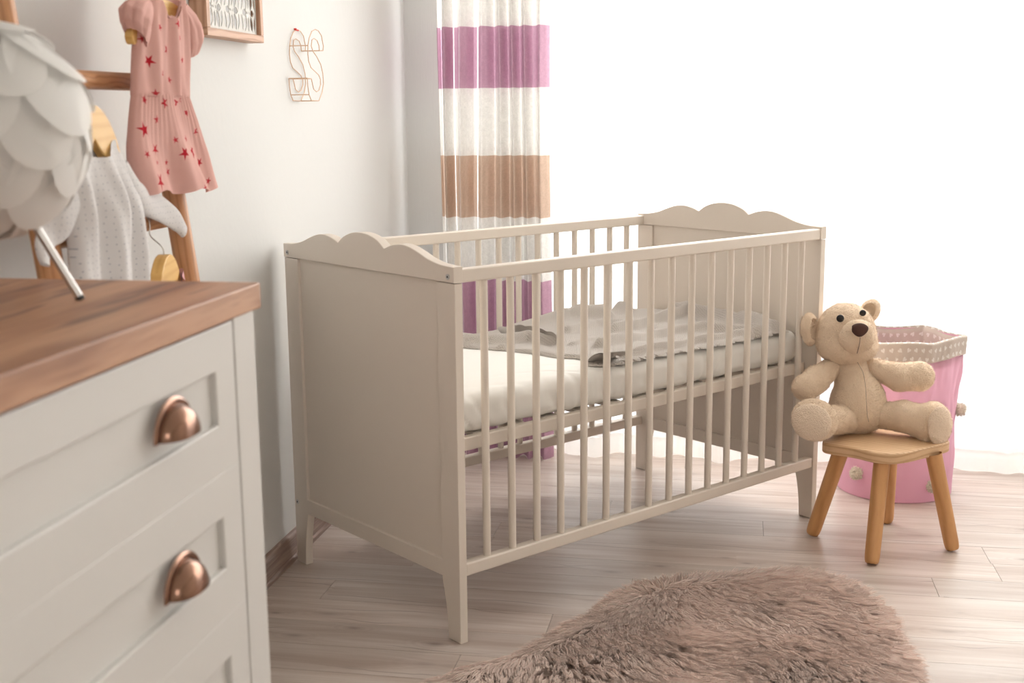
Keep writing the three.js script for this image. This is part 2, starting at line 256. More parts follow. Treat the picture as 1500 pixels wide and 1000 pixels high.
// ------------------------------------------------------------------ curtains
{ // sheer: soft vertical folds, a doubled hem at the floor
  const X0 = -0.74, X1 = 2.55;
  const zz = (x, y) => {
    const n = 0.5 * noise(x * 2.3, 4.2) + 0.5 * noise(x * 5.1, 9.7), lo = 1 - smooth(0, 1.3, y);
    let z = -3.875 + 0.03 * Math.sin(x * 27 + 4 * n + 0.3 * lo) * (0.55 + 0.7 * n) + 0.012 * Math.sin(x * 61 + 7 * n) + lo * 0.022 * Math.sin(x * 15.5 + 1.1 + 3 * n);
    z -= 0.03 * smooth(0.2, 0.32, x) * (1 - smooth(0.66, 0.8, x)); z += 0.035 * smooth(0.72, 0.86, x) * lo; return Math.max(z, -3.96);
  };
  const sheerM = mat([0.97, 0.965, 0.955], 0.72, { transmission: 0.8, thickness: 0, side: THREE.DoubleSide, specularIntensity: 0.1, ior: 1.1 });
  const hemM = mat([0.95, 0.935, 0.91], 0.9, { transmission: 0.5, thickness: 0, side: THREE.DoubleSide, specularIntensity: 0.1, ior: 1.1 });
  const c = thing('sheer_curtain', 'white sheer curtain covering the whole bright window', 'curtain', [0.8, 0, -3.875]);
  const xs = (u) => lerp(X0, X1, u);
  wpart('curtain_cloth', grid(760, 16, (u, v) => { const x = xs(u), y = lerp(CH - 0.002, 0.062, v); return [x, y, zz(x, y)]; }), sheerM, c);
  const hem = wpart('hem', grid(760, 5, (u, v) => { const x = xs(u), y = lerp(0.066, 0.001, v); return [x, y, zz(x, y) + 0.003]; }), hemM, c, 'doubled hem of the sheer');
}
{ // striped side curtain: pleats with narrow gaps of light between some of them
  const X0 = -0.935, X1 = -0.575, Z = -3.80;
  // bands from the ceiling down (top edge heights and colours)
  const A = [0.775, 0.625, 0.70], W = [0.93, 0.92, 0.905], T = [0.80, 0.705, 0.635];
  const col = (y) => { // repeat of purple, white, tan, white
    if (y < 0.19) return A; if (y < 0.392) return W; if (y < 0.578) return A; if (y < 0.778) return W; if (y < 0.970) return T; if (y < 1.178) return W; if (y < 1.363) return A; if (y < 1.571) return W; if (y < 1.763) return T; if (y < 1.963) return W; if (y < 2.15) return A; return W;
  };
  const map = tex(64, 2048, (u, v) => { const y = v * CH, c = col(y), n = 0.94 + 0.06 * noise(u * 64, v * 1400) + 0.04 * (noise(u * 20, v * 260) - 0.5); return c.map((k) => k * n); });
  map.wrapT = map.wrapS = THREE.ClampToEdgeWrapping;
  const rough = tex(64, 256, (u, v) => noise(u * 9, v * 230) * 0.7 + 0.3 * noise(u * 3, v * 60), 1, 2, false);
  const m = mat([1, 1, 1], 0.96, { map, transmission: 0.2, thickness: 0, side: THREE.DoubleSide, specularIntensity: 0.1, ior: 1.1, bumpMap: rough, bumpScale: 0.0012 });
  const c = thing('striped_curtain', 'side curtain with purple, white and tan bands in narrow pleats', 'curtain', [-0.75, 0, Z]);
  // pleat panels: [from, to] as shares of the width; between panels the window shows through
  const panels = [[0, 0.060], [0.072, 0.168], [0.1735, 0.237], [0.241, 0.366], [0.370, 0.64], [0.638, 0.78], [0.775, 1.0]];
  const R = rng(41);
  for (const [a, b] of panels) {
    const n = Math.max(12, Math.round((b - a) * 200)), ph = 1.3, am = 0.026;
    wpart('pleat', grid(n, 60, (u, v) => {
      const s = lerp(a, b, u), y = lerp(CH - 0.001, 0.001, v), sway = 0.004 * Math.sin(y * 3.1 + s * 8), widen = 1 + 0.03 * (1 - y / CH);
      const e = Math.pow(Math.abs(2 * u - 1), 4);
      return [lerp(X0, X1, 0.5 + (s - 0.5) * widen) + sway, y, Z - 0.185 * Math.pow(1 - smooth(0, 0.05, s), 2) + am * Math.sin(s * 46 + ph + 0.35 * Math.sin(y * 2.2) + 1.2 * Math.sin(s * 9)) - 0.004 * e + 0.004 * Math.sin(s * 110), u, y / CH];
    }), m, c);
  }
}
{ // behind the glass: balcony slab, parapet put in to dim the lower window, bar railing, nearly lost in the light
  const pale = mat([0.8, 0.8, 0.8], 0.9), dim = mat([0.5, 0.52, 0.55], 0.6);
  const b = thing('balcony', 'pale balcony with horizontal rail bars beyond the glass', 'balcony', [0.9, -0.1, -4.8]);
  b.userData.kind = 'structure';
  wpart('slab', bx(-2.2, 4.8, -0.2, -0.06, -5.5, -4.22), dim, b); wpart('added_parapet', bx(-2.2, 4.8, -0.06, 0.62, -5.5, -5.4), pale, b);
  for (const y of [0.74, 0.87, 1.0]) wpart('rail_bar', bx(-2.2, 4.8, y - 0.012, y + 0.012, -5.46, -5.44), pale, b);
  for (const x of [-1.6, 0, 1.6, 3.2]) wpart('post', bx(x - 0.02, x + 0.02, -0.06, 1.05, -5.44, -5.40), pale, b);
}

// ------------------------------------------------------------------ crib
const CR = { o: V3(-0.5495, 0, -2.3636), a: 0.8864, L: 1.24, W: 0.6645, t: 0.02 };
const cribPos = (u, v, y) => V3(CR.o.x + u * Math.cos(CR.a) - v * Math.sin(CR.a), y, CR.o.z - u * Math.sin(CR.a) - v * Math.cos(CR.a));
{
  const c = thing('crib', 'cream painted wooden crib with scalloped ends and round slats', 'crib', CR.o.toArray(), CR.a);
  const { L, W, t } = CR;
  // local: x along the length, y up, z = -width
  const endShape = () => {
    const s = new THREE.Shape(); const leg = 0.042, lg = 0.06;
    s.moveTo(0, 0.001); s.lineTo(leg, 0.001); s.quadraticCurveTo(leg + 0.001, 0.07, lg - 0.001, 0.125); s.lineTo(lg, 0.137);
    s.lineTo(W - lg, 0.137); s.lineTo(W - lg + 0.001, 0.125); s.quadraticCurveTo(W - leg - 0.001, 0.07, W - leg, 0.001); s.lineTo(W, 0.001); s.lineTo(W, 0.766); s.lineTo(W - lg, 0.766); s.lineTo(W - lg, 0.1735); s.lineTo(lg, 0.1735); s.lineTo(lg, 0.766); s.lineTo(0, 0.766); s.lineTo(0, 0.001);
    return s;
  };
  const half = [[0, 0.800], [0.045, 0.8025], [0.085, 0.810], [0.120, 0.8215], [0.150, 0.830], [0.180, 0.833], [0.212, 0.829], [0.242, 0.8195]], mid = [[0.242, 0.8195], [0.265, 0.834], [0.298, 0.8445], [0.33225, 0.8475]];
  const capShape = () => {
    const s = new THREE.Shape(), pts = (l) => l.map(([x, y]) => new THREE.Vector2(x, y)), mir = (l) => pts(l.map(([x, y]) => [W - x, y]).reverse());
    s.moveTo(0, 0.7675); s.lineTo(W, 0.7675); s.lineTo(W, 0.800);
    s.splineThru(pts(half.map(([x, y]) => [W - x, y])).slice(1)); const m2 = [...mid.map(([x, y]) => [W - x, y]), ...mid.map(([x, y]) => [x, y]).reverse().slice(1)]; s.splineThru(pts(m2).slice(1)); s.splineThru(pts([...half].reverse()).slice(1)); s.lineTo(0, 0.7675); return s;
  };
  const ext = (sh, d, b) => new THREE.ExtrudeGeometry(sh, { depth: d - 2 * b, bevelEnabled: true, bevelSize: b * 0.9, bevelThickness: b, bevelOffset: -b * 0.9, bevelSegments: 2, curveSegments: 14 }).translate(0, 0, b).rotateY(Math.PI / 2); // shape x -> -z, depth -> +x
  for (const far of [0, 1]) {
    const x0 = far ? L - t : 0, f = part('end_frame', ext(endShape(), t, 0.0015).translate(x0, 0, 0), M.crib, c, far ? 'cream end frame by the window' : 'cream end frame by the ladder');
    part('inset_panel', bx(x0 + 0.007, x0 + 0.013, 0.165, 0.772, -(W - 0.05), -0.05), M.crib, f);
    part('scalloped_top', ext(capShape(), t + 0.004, 0.002).translate(x0 - 0.002, 0, 0), M.crib, f);
    for (const [v, y] of [[0.0185, 0.7795], [W - 0.0185, 0.7795], [W - 0.014, 0.158]]) {
      const xo = far ? L + 0.002 : -0.002, d = far ? 1 : -1;
      const g = merge([new THREE.CylinderGeometry(0.0058, 0.0058, 0.003, 18).rotateZ(Math.PI / 2).translate(xo + (y > 0.5 ? 0 : -d * 0.002), y, -v)]);
      part('bolt', g, M.steel, f, 'small steel bolt head'); part('hex_socket', new THREE.CylinderGeometry(0.0024, 0.0024, 0.0034, 6).rotateZ(Math.PI / 2).translate(xo + (y > 0.5 ? 0 : -d * 0.002), y, -v), M.dark, f);
    }
  }
  const rail = (y0, y1, z0, z1) => bx(t, L - t, y0, y1, z0, z1, 0.004);
  for (const z of [-0.0145, -(W - 0.0145)]) {
    const fr = z > -0.3;
    part('top_rail', rail(0.7665, 0.7945, z - 0.0125, z + 0.0125), M.crib, c); part('bottom_rail', rail(0.1455, 0.1735, z - 0.0125, z + 0.0125), M.crib, c);
    const sg = new THREE.CylinderGeometry(0.0083, 0.0083, 0.60, 18, 1).translate(0, 0.470, 0);
    for (let k = 0; k < 16; k++) part('slat', sg, M.crib, c).position.set(0.0865 + 0.07135 * k, 0, z);
  }
  // mattress support: side rails, cross bars and lath slats
  const base = part('mattress_support', merge([bx(t + 0.004, L - t - 0.004, 0.405, 0.434, -0.056, -0.036, 0.003), bx(t + 0.004, L - t - 0.004, 0.405, 0.434, -(W - 0.036), -(W - 0.056), 0.003), bx(t + 0.004, t + 0.03, 0.409, 0.43, -(W - 0.05), -0.05, 0.003), bx(L - t - 0.03, L - t - 0.004, 0.409, 0.43, -(W - 0.05), -0.05, 0.003)]), M.crib, c);
  for (let k = 0; k < 11; k++) part('base_slat', bx(0.09 + k * 0.1, 0.135 + k * 0.1, 0.4245, 0.4335, -(W - 0.06), -0.06, 0.003), M.crib, base);
  for (const [x, d] of [[t, 1], [L - t, -1]]) for (const z of [-0.03, -(W - 0.03)]) part('support_bolt', merge([new THREE.CylinderGeometry(0.005, 0.005, 0.014, 14).rotateZ(Math.PI / 2).translate(x + d * 0.007, 0.398, z)]), M.steel, base, 'steel bolt under the mattress base');
}
{ // mattress in its fitted sheet
  const c = thing('crib_mattress', 'crib mattress in an off-white fitted sheet', 'mattress', cribPos(0.62, 0.332, 0.4345).toArray(), CR.a);
  const hx = 0.589, hz = 0.287, H = 0.086, r = 0.03;
  const f = (x, y, z) => {
    const qx = Math.abs(x) - hx + r, qy = Math.abs(y - H / 2) - H / 2 + r, qz = Math.abs(z) - hz + r;
    let d = Math.hypot(Math.max(qx, 0), Math.max(qy, 0), Math.max(qz, 0)) + Math.min(Math.max(qx, qy, qz), 0) - r;
    const side = smooth(hz - 0.05, hz - 0.005, Math.abs(z)) + smooth(hx - 0.05, hx - 0.005, Math.abs(x)), n = fbm(x * 7, y * 9 + 3, z * 4, 2);
    // pulled gathers on the sides, soft creases on the top
    d += side * (0.0035 * Math.pow(0.5 + 0.5 * Math.sin(x * 70 + 14 * n + y * 25), 4) + 0.004 * (fbm(x * 16 + y * 22, y * 16, z * 3, 2) - 0.5));
    d += 0.0022 * Math.pow(0.5 + 0.5 * Math.sin((x * 0.5 - z) * 60 + 12 * n), 8) * smooth(0.1, 0.27, z) * (1 - smooth(0.3, 0.5, Math.abs(x + 0.05)));
    d += 0.002 * (fbm(x * 5, 1, z * 5, 2) - 0.5); return d * 0.9;
  };
  part('fitted_sheet', nets(f, [-hx - 0.02, -0.012, -hz - 0.02], [hx + 0.02, H + 0.014, hz + 0.02], 0.0062), mat([0.86, 0.835, 0.79], 0.85, { sheen: 0.3, sheenRoughness: 0.6 }), c);
}
{ // knitted blanket: crumpled, with a rolled near edge, a ridge at the back and a scalloped border
  const knit = tex(256, 256, (u, v) => { const r = Math.abs(((u * 16 + 0.25 * Math.sin(v * Math.PI * 32)) % 1 + 1) % 1 - 0.5) * 2; return 0.2 + 0.7 * r * (0.75 + 0.25 * Math.sin(v * Math.PI * 64)); }, 1 / 0.064, 1 / 0.064, false);
  const m = mat([0.72, 0.655, 0.60], 0.95, { bumpMap: knit, bumpScale: 0.004, sheen: 0.4, sheenRoughness: 0.7, side: THREE.DoubleSide });
  const top = 0.5205, c = thing('knitted_blanket', 'grey-beige knitted blanket with scalloped edge crumpled on the mattress', 'blanket', cribPos(0.8, 0.33, top).toArray(), CR.a);
  const loc = (u, v, y) => [u - 0.8, y - top, -(v - 0.33)];
  const edge = (l, s) => { const n = l.length - 1, k = Math.min(Math.floor(s * n), n - 1), t = s * n - k; const P = (i) => l[clamp(i, 0, n)], q = (a, b, c2, d) => 0.5 * (2 * b + (c2 - a) * t + (2 * a - 5 * b + 4 * c2 - d) * t * t + (3 * b - a - 3 * c2 + d) * t * t * t); return [0, 1].map((i) => q(P(k - 1)[i], P(k)[i], P(k + 1)[i], P(k + 2)[i])); };
  const front = [[0.49, 0.052], [0.57, 0.052], [0.642, 0.053], [0.759, 0.050], [0.849, 0.046], [0.95, 0.046], [1.06, 0.046], [1.165, 0.052]], back = [[0.37, 0.585], [0.47, 0.575], [0.58, 0.575], [0.7, 0.58], [0.82, 0.585], [0.94, 0.585], [1.06, 0.585], [1.165, 0.575]];
  const left = [[0.49, 0.052], [0.455, 0.095], [0.495, 0.16], [0.468, 0.215], [0.462, 0.27], [0.435, 0.36], [0.385, 0.46], [0.37, 0.585]], right = [[1.165, 0.052], [1.17, 0.2], [1.17, 0.4], [1.165, 0.575]];
  const surf = (s, t) => {
    const F = edge(front, s), B = edge(back, s), Lf = edge(left, t), Rt = edge(right, t);
    const u = lerp(F[0], B[0], t) + lerp(Lf[0], Rt[0], s) - ((1 - s) * (1 - t) * front[0][0] + s * (1 - t) * front[7][0] + (1 - s) * t * back[0][0] + s * t * back[7][0]);
    let v = lerp(F[1], B[1], t) + lerp(Lf[1], Rt[1], s) - ((1 - s) * (1 - t) * front[0][1] + s * (1 - t) * front[7][1] + (1 - s) * t * back[0][1] + s * t * back[7][1]);
    v += 0.006 * Math.pow(1 - t, 30) * (1 - 2 * Math.abs(Math.sin(s * Math.PI * 20)));
    return [u, v];
  };
  // folds traced on the mattress: [points, height, half width]
  const inCrib = ([px, py]) => { const p = onY(px, py, 0.545).sub(CR.o); return [p.x * Math.cos(CR.a) - p.z * Math.sin(CR.a), -p.x * Math.sin(CR.a) - p.z * Math.cos(CR.a)]; };
  const folds = [
    [[[600, 492], [676, 480], [730, 472], [780, 465], [830, 458], [885, 455]], 0.040, 0.026], [[[640, 500], [678, 493], [720, 492], [770, 487], [815, 493]], 0.026, 0.015], [[[640, 512], [680, 504], [740, 509], [790, 516], [842, 522]], 0.030, 0.017],
    [[[900, 474], [960, 464], [1010, 453]], 0.026, 0.018], [[[880, 500], [960, 481], [1030, 472], [1110, 476]], 0.022, 0.015], [[[915, 512], [1000, 494], [1060, 485], [1120, 480]], 0.018, 0.011], [[[985, 452], [1040, 456], [1085, 461], [1135, 474]], 0.034, 0.02],
    [[[830, 476], [870, 468], [920, 466]], 0.018, 0.016], [[[840, 495], [880, 487], [930, 486]], 0.010, 0.012], [[[1120, 482], [1150, 484], [1172, 487]], 0.028, 0.018], [[[735, 498], [700, 506], [676, 514]], 0.012, 0.01],
  ].map(([p, h, w]) => [p.map(inCrib), h, w]);
  const segD = (u, v, p) => { let d = 9; for (let i = 0; i + 1 < p.length; i++) { const ax = p[i][0], ay = p[i][1], bx2 = p[i + 1][0] - ax, by = p[i + 1][1] - ay, k = clamp(((u - ax) * bx2 + (v - ay) * by) / (bx2 * bx2 + by * by), 0, 1); d = Math.min(d, Math.hypot(u - ax - bx2 * k, v - ay - by * k)); } return d; };
  const height = (u, v, s, t) => {
    const e = Math.min(s * 0.75, (1 - s) * 0.75, t * 0.5, (1 - t) * 0.5), ridge = (d, w) => Math.exp(-d * d / (w * w));
    const wu = u + 0.012 * (fbm(u * 9, v * 9, 5, 2) - 0.5), wv = v + 0.02 * (fbm(u * 9, v * 9, 8, 2) - 0.5);
    let h = 0.006; for (const [p, H, w] of folds) { const d = segD(wu, wv, p); const f = H * Math.exp(-Math.pow(d / w, 2.6)) * (0.8 + 0.4 * noise(u * 14, v * 14, 3)); h = Math.max(h, f + 0.006) + 0.25 * Math.min(h - 0.006, f); }
    h += 0.032 * ridge(u - 1.045, 0.026) * ridge(v - 0.56, 0.035);
    h += 0.012 * (fbm(u * 6, v * 6, 0, 2) - 0.4) + 0.007 * (fbm(u * 19, v * 19, 2, 3) - 0.5);
    return Math.max(0.0012, h * smooth(-0.006, 0.022, e) + 0.0035 * Math.pow(1 - t, 12) * (0.5 + 0.5 * Math.sin(s * 70)));
  };
  const shell = [0, 1].map((k) => grid(240, 170, (s, t) => { const [u, v] = surf(k ? 1 - s : s, t), h = height(u, v, k ? 1 - s : s, t); return [...loc(u, v, top + (k ? Math.max(0.0004, h - 0.0035) : h)), u, v]; }));
  part('knit_cloth', merge(shell), m, c);
  const fl = [[735, 486], [762, 482], [790, 486], [820, 495]].map(inCrib);
  part('scalloped_flap', merge([0, 1].map((k) => grid(90, 8, (a, b) => { const [u, v] = edge(fl, k ? 1 - a : a), q = k ? 1 - a : a; return [...loc(u - 0.010 * b, v + 0.004 * b * b + k * 0.002, top + 0.018 + b * (0.016 + 0.004 * Math.abs(Math.sin(q * Math.PI * 6)))), q * 0.2, b * 0.03]; }))), m, c, 'scalloped edge turned up');
  // the near front corner curls up into an open loop
  const curl = (k) => grid(34, 26, (a, b) => {
    const ang = -0.3 + a * 4.6, r = (0.012 + 0.010 * a) * (1 - 0.25 * b) + k * 0.003, u0 = 0.475 + 0.075 * b, v0 = 0.085 - 0.012 * b;
    const sc = a > 0.9 ? 0.004 * Math.abs(Math.sin(b * 9)) : 0;
    return [...loc(u0 + 0.014 * Math.cos(ang + 1.1) * 1.3, v0 + Math.cos(ang) * r * 1.5, top + 0.015 + Math.sin(ang - 1.2) * r + sc), a * 0.1, b * 0.1];
  });
  part('curled_corner', merge([curl(0), curl(1)]), m, c);
}
// ------------------------------------------------------------------ stool
const SEAT = V3(0.391, 0.27, -3.14);
{
  const c = thing('stool', 'low pine stool with rounded seat and four splayed round legs', 'stool', [SEAT.x, 0, SEAT.z]);
  const outline = [[1207, 648], [1253, 656], [1279, 662], [1304, 664.4], [1328, 662.4], [1352, 657], [1377, 651], [1391, 645.5]].map(([x, y]) => { const p = onY(x, y, 0.27); return [p.x - SEAT.x, p.z - SEAT.z]; });
  outline.push([0.148, -0.062], [0.118, -0.10], [0.07, -0.137], [0.0, -0.155], [-0.07, -0.135], [-0.122, -0.085], [-0.152, -0.02]);
  const sh = new THREE.Shape(new THREE.CatmullRomCurve3(outline.map(([x, z]) => V3(x, -z, 0)), true).getPoints(110).slice(0, -1).map((p) => new THREE.Vector2(p.x, p.y)));
  const g = new THREE.ExtrudeGeometry(sh, { depth: 0.028 - 0.008, bevelEnabled: true, bevelSize: 0.005, bevelThickness: 0.004, bevelOffset: -0.005, bevelSegments: 3, curveSegments: 4 }).rotateX(-Math.PI / 2).translate(0, 0.242 + 0.004, 0);
  { const q = g.attributes.position, nn = g.attributes.normal, uv = g.attributes.uv; for (let i = 0; i < uv.count; i++) Math.abs(nn.getY(i)) > 0.6 ? uv.setXY(i, q.getX(i) * 0.9 + q.getZ(i) * 0.4, q.getZ(i) * 0.9 - q.getX(i) * 0.4) : uv.setXY(i, Math.atan2(q.getZ(i), -q.getX(i)) * 0.15, q.getY(i)); }
  part('seat', g, M.pineSeat, c, 'pale pine seat with visible grain');
  const feet = [[1190, 785], [1277, 829], [1299, 766], [1396, 808]].map(([x, y]) => onY(x, y, 0)), tops = [[-0.112, 0.012], [-0.018, 0.072], [0.02, -0.085], [0.112, 0.02]];
  feet.forEach((f, i) => {
    const a = V3(f.x - SEAT.x, 0, f.z - SEAT.z - 0.008), b = V3(tops[i][0], 0.246, tops[i][1]), d = b.clone().sub(a), L = d.length();
    const pts = [[0, 0], [0.011, 0], [0.0155, 0.002], [0.0175, 0.008], [0.0185, 0.02], [0.0205, L]].map(([r, y]) => new THREE.Vector2(r, y));
    const lg = new THREE.LatheGeometry(pts, 24); const uv = lg.attributes.uv, p = lg.attributes.position; for (let k = 0; k < uv.count; k++) uv.setXY(k, p.getY(k) + i * 0.13, Math.atan2(p.getX(k), p.getZ(k)) * 0.007 + i * 0.05);
    lg.applyQuaternion(new THREE.Quaternion().setFromUnitVectors(V3(0, 1, 0), d.normalize())).translate(a.x, a.y + 0.0035, a.z);
    part('leg', lg, M.pineLeg, c);
  });
}

// ------------------------------------------------------------------ teddy bear
{
  const base = V3(0.335, 0.27, -3.245), c = thing('teddy_bear', 'beige plush teddy bear sitting on the pine stool', 'teddy bear', base.toArray());
  const D = depthOf(V3(0.335, 0.34, -3.245)), K = D / CAM.f;      // metres per pixel at the torso
  const C = (x, y, fwd = 0) => atDepth(1130 + x / 3.847, 420 + y / 3.847, D - fwd);   // a point of the enlarged view, fwd metres nearer
  const R = (n) => n / 3.847 * K;
  const fuzz = tex(256, 256, (u, v) => pfbm(u, v, 40, 40, 3, 55), 1 / 0.06, 1 / 0.06, false);
  const plush = mat([0.97, 0.765, 0.57], 0.95, { bumpMap: fuzz, bumpScale: 0.003, sheen: 0.6, sheenRoughness: 0.5, sheenColor: new THREE.Color(0.9, 0.75, 0.6) });
  const padM = mat([0.92, 0.73, 0.56], 0.95, { bumpMap: fuzz, bumpScale: 0.003, sheen: 0.5, sheenRoughness: 0.5, sheenColor: new THREE.Color(0.9, 0.78, 0.65) });
  const lumps = (p, a) => a * (fbm(p.x * 70, p.y * 70, p.z * 70, 2) - 0.5);
  const all = [];
  const soft = (name, f, pts, r, m = plush, label, cell = 0.0035, under = c) => { const g = netsV((p) => f(p) + lumps(p, 0.004), boxOf(pts, r), cell); all.push([g.clone(), m]); return wpart(name, g, m, under, label); };
  // torso: pear shaped, sitting on the seat
  const tc = C(488, 640), tu = C(450, 470, -0.005), tb = C(486, 700, 0.0);
  const torso = soft('torso', (p) => smin(ellD(p, tb, [R(158), R(130), R(135)]), smin(ellD(p, tc, [R(150), R(160), R(130)]), ellD(p, tu, [R(92), R(95), R(85)]), 0.03), 0.02), [tc, tu, tb], 0.09);
  wpart('seam', tube([C(485, 425, 0.052), C(515, 480, 0.066), C(530, 560, 0.082), C(535, 640, 0.087), C(540, 720, 0.082), C(548, 760, 0.072)], 0.0009, 40, 5), mat([0.50, 0.36, 0.25], 1), torso, 'stitched seam down the belly');
  // head, tipped and turned a little to its left
  const hc = C(418, 258, 0.0), hq = new THREE.Quaternion().setFromEuler(new THREE.Euler(0, 0, 0.22));
  const jaw = C(432, 338, 0.008);
  const head = soft('head', (p) => smin(ellD(p, hc, [R(165), R(168), R(150)], hq), ellD(p, jaw, [R(158), R(92), R(130)]), 0.03), [hc, jaw], 0.1);
  const mc = C(478, 290, 0.072); soft('muzzle', (p) => smin(ellD(p, mc, [R(94), R(84), R(72)]), ellD(p, C(494, 245, 0.076), [R(72), R(58), R(64)]), 0.02), [mc], 0.06, plush, undefined, 0.0035, head);
  const nose = C(497, 243, 0.111); wpart('nose', netsV((p) => { const q = p.clone().sub(nose); const k = 1 - 0.28 * clamp(-q.y / R(36), -0.4, 1); return ellD(V3(nose.x + q.x / k, p.y, p.z), nose, [R(45), R(38), R(24)]); }, boxOf([nose], 0.02), 0.0016), mat([0.075, 0.03, 0.022], 0.85), head, 'dark brown velvet nose');
  const eyeM = mat([0.012, 0.01, 0.01], 0.3);
  for (const [x, y, f, s] of [[388, 178, 0.073, 21], [515, 147, 0.058, 18]]) { const e = C(x, y, f); wpart('eye', new THREE.SphereGeometry(R(s), 20, 14).scale(1, 1, 0.55).translate(e.x, e.y, e.z), eyeM, head, 'glossy black bead eye'); }
  // mouth stitch
  wpart('mouth_seam', tube([C(500, 285, 0.117), C(497, 318, 0.115), C(489, 350, 0.102), C(483, 374, 0.080)], 0.001, 20, 5), mat([0.33, 0.22, 0.15], 1), head);
  const ear = (x, y, f, rx, ry, rot, cup) => { const e = C(x, y, f), q = new THREE.Quaternion().setFromEuler(new THREE.Euler(0, rot[1], rot[0])), cq = e.clone().add(V3(0, 0, R(cup[1])).applyQuaternion(q.clone().invert())); soft('ear', (p) => Math.max(ellD(p, e, [R(rx), R(ry), R(46)], q), -ellD(p, cq, [R(rx * 0.66), R(ry * 0.66), R(cup[0])], q)) , [e], 0.05, plush, undefined, 0.003, head); };
  ear(216, 238, -0.005, 60, 95, [-0.12, -0.9], [30, 40]);
  ear(553, 138, -0.02, 54, 74, [0.5, 0.35], [30, 40]);
  // arms
  const A0 = C(335, 458, 0.0), A1 = C(255, 520, 0.03), A2 = C(193, 566, 0.05);
  soft('arm', (p) => smin(capD(p, A0, A1, R(58), R(70)), capD(p, A1, A2, R(70), R(76)), 0.015), [A0, A1, A2], 0.06);
  const B0 = C(585, 462, 0.0), B1 = C(720, 508, 0.015), B2 = C(832, 504, 0.02);
  soft('arm', (p) => smin(capD(p, B0, B1, R(60), R(74)), capD(p, B1, B2, R(74), R(84)), 0.015), [B0, B1, B2], 0.06);
  // legs: thighs out, soles turned up to the viewer
  const L0 = C(430, 742, 0.02), L1 = C(330, 752, 0.075), L2 = C(228, 762, 0.115), solL = C(243, 748, 0.125);
  const legL = soft('leg', (p) => smin(capD(p, L0, L1, R(80), R(84)), ellD(p, solL, [R(130), R(112), R(66)], new THREE.Quaternion().setFromEuler(new THREE.Euler(0.2, 0.45, 0.35))), 0.02), [L0, L1, L2], 0.08);
  const pl = C(224, 762, 0.156); wpart('foot_pad', netsV((p) => ellD(p, pl, [R(112), R(98), R(30)], new THREE.Quaternion().setFromEuler(new THREE.Euler(0.2, 0.45, 0.35))) + lumps(p, 0.003), boxOf([pl], 0.05), 0.003), padM, legL, 'short-pile sole of the foot');
  const R0 = C(610, 722, 0.02), R1 = C(745, 730, 0.05), R2 = C(890, 770, 0.075);
  const legR = soft('leg', (p) => smin(smin(capD(p, R0, R1, R(74), R(84)), capD(p, R1, R2, R(84), R(96)), 0.012), ellD(p, C(915, 775, 0.085), [R(98), R(128), R(80)], new THREE.Quaternion().setFromEuler(new THREE.Euler(0, -0.5, -0.05))), 0.02), [R0, R1, R2], 0.085);
  const pr = C(946, 784, 0.118), pq = new THREE.Quaternion().setFromEuler(new THREE.Euler(0, -0.62, -0.05)); wpart('foot_pad', netsV((p) => ellD(p, pr, [R(80), R(112), R(26)], pq) + lumps(p, 0.003), boxOf([pr], 0.05), 0.003), padM, legR, 'short-pile sole of the foot');
  // short pile all over
  const Rn = rng(77), list = [], col = new THREE.Color();
  for (const [g, m] of all) {
    const s = V3(); g.computeBoundingBox(); const sz = g.boundingBox.getSize(s), area = (sz.x * sz.y + sz.y * sz.z + sz.x * sz.z) * 1.5;
    scatter(g, Math.round(area * 120000), Rn, (p, n) => {
      const cl = V3(fbm(p.x * 90, p.y * 90, p.z * 90, 2) - 0.5, fbm(p.x * 90 + 31, p.y * 90, p.z * 90, 2) - 0.62, fbm(p.x * 90, p.y * 90 + 17, p.z * 90, 2) - 0.5)  .multiplyScalar(0.55);
      const k = 0.88 + 0.24 * Rn();
      list.push({ p: p.sub(base).addScaledVector(n, -0.001), dir: n.clone().multiplyScalar(1.0).add(cl).add(V3(Rn() - 0.5, Rn() - 0.5, Rn() - 0.5).multiplyScalar(0.5)), lean: cl, len: 0.0034 + 0.002 * Rn(), w: 0.0009, c: col.clone().setRGB(0.98 * k, 0.78 * k, 0.60 * k) });
    });
  }
  hairs('plush_pile', list, strand(1, 0.3), mat([1, 1, 1], 0.95, { sheen: 0.4, sheenRoughness: 0.6 }), c);
}

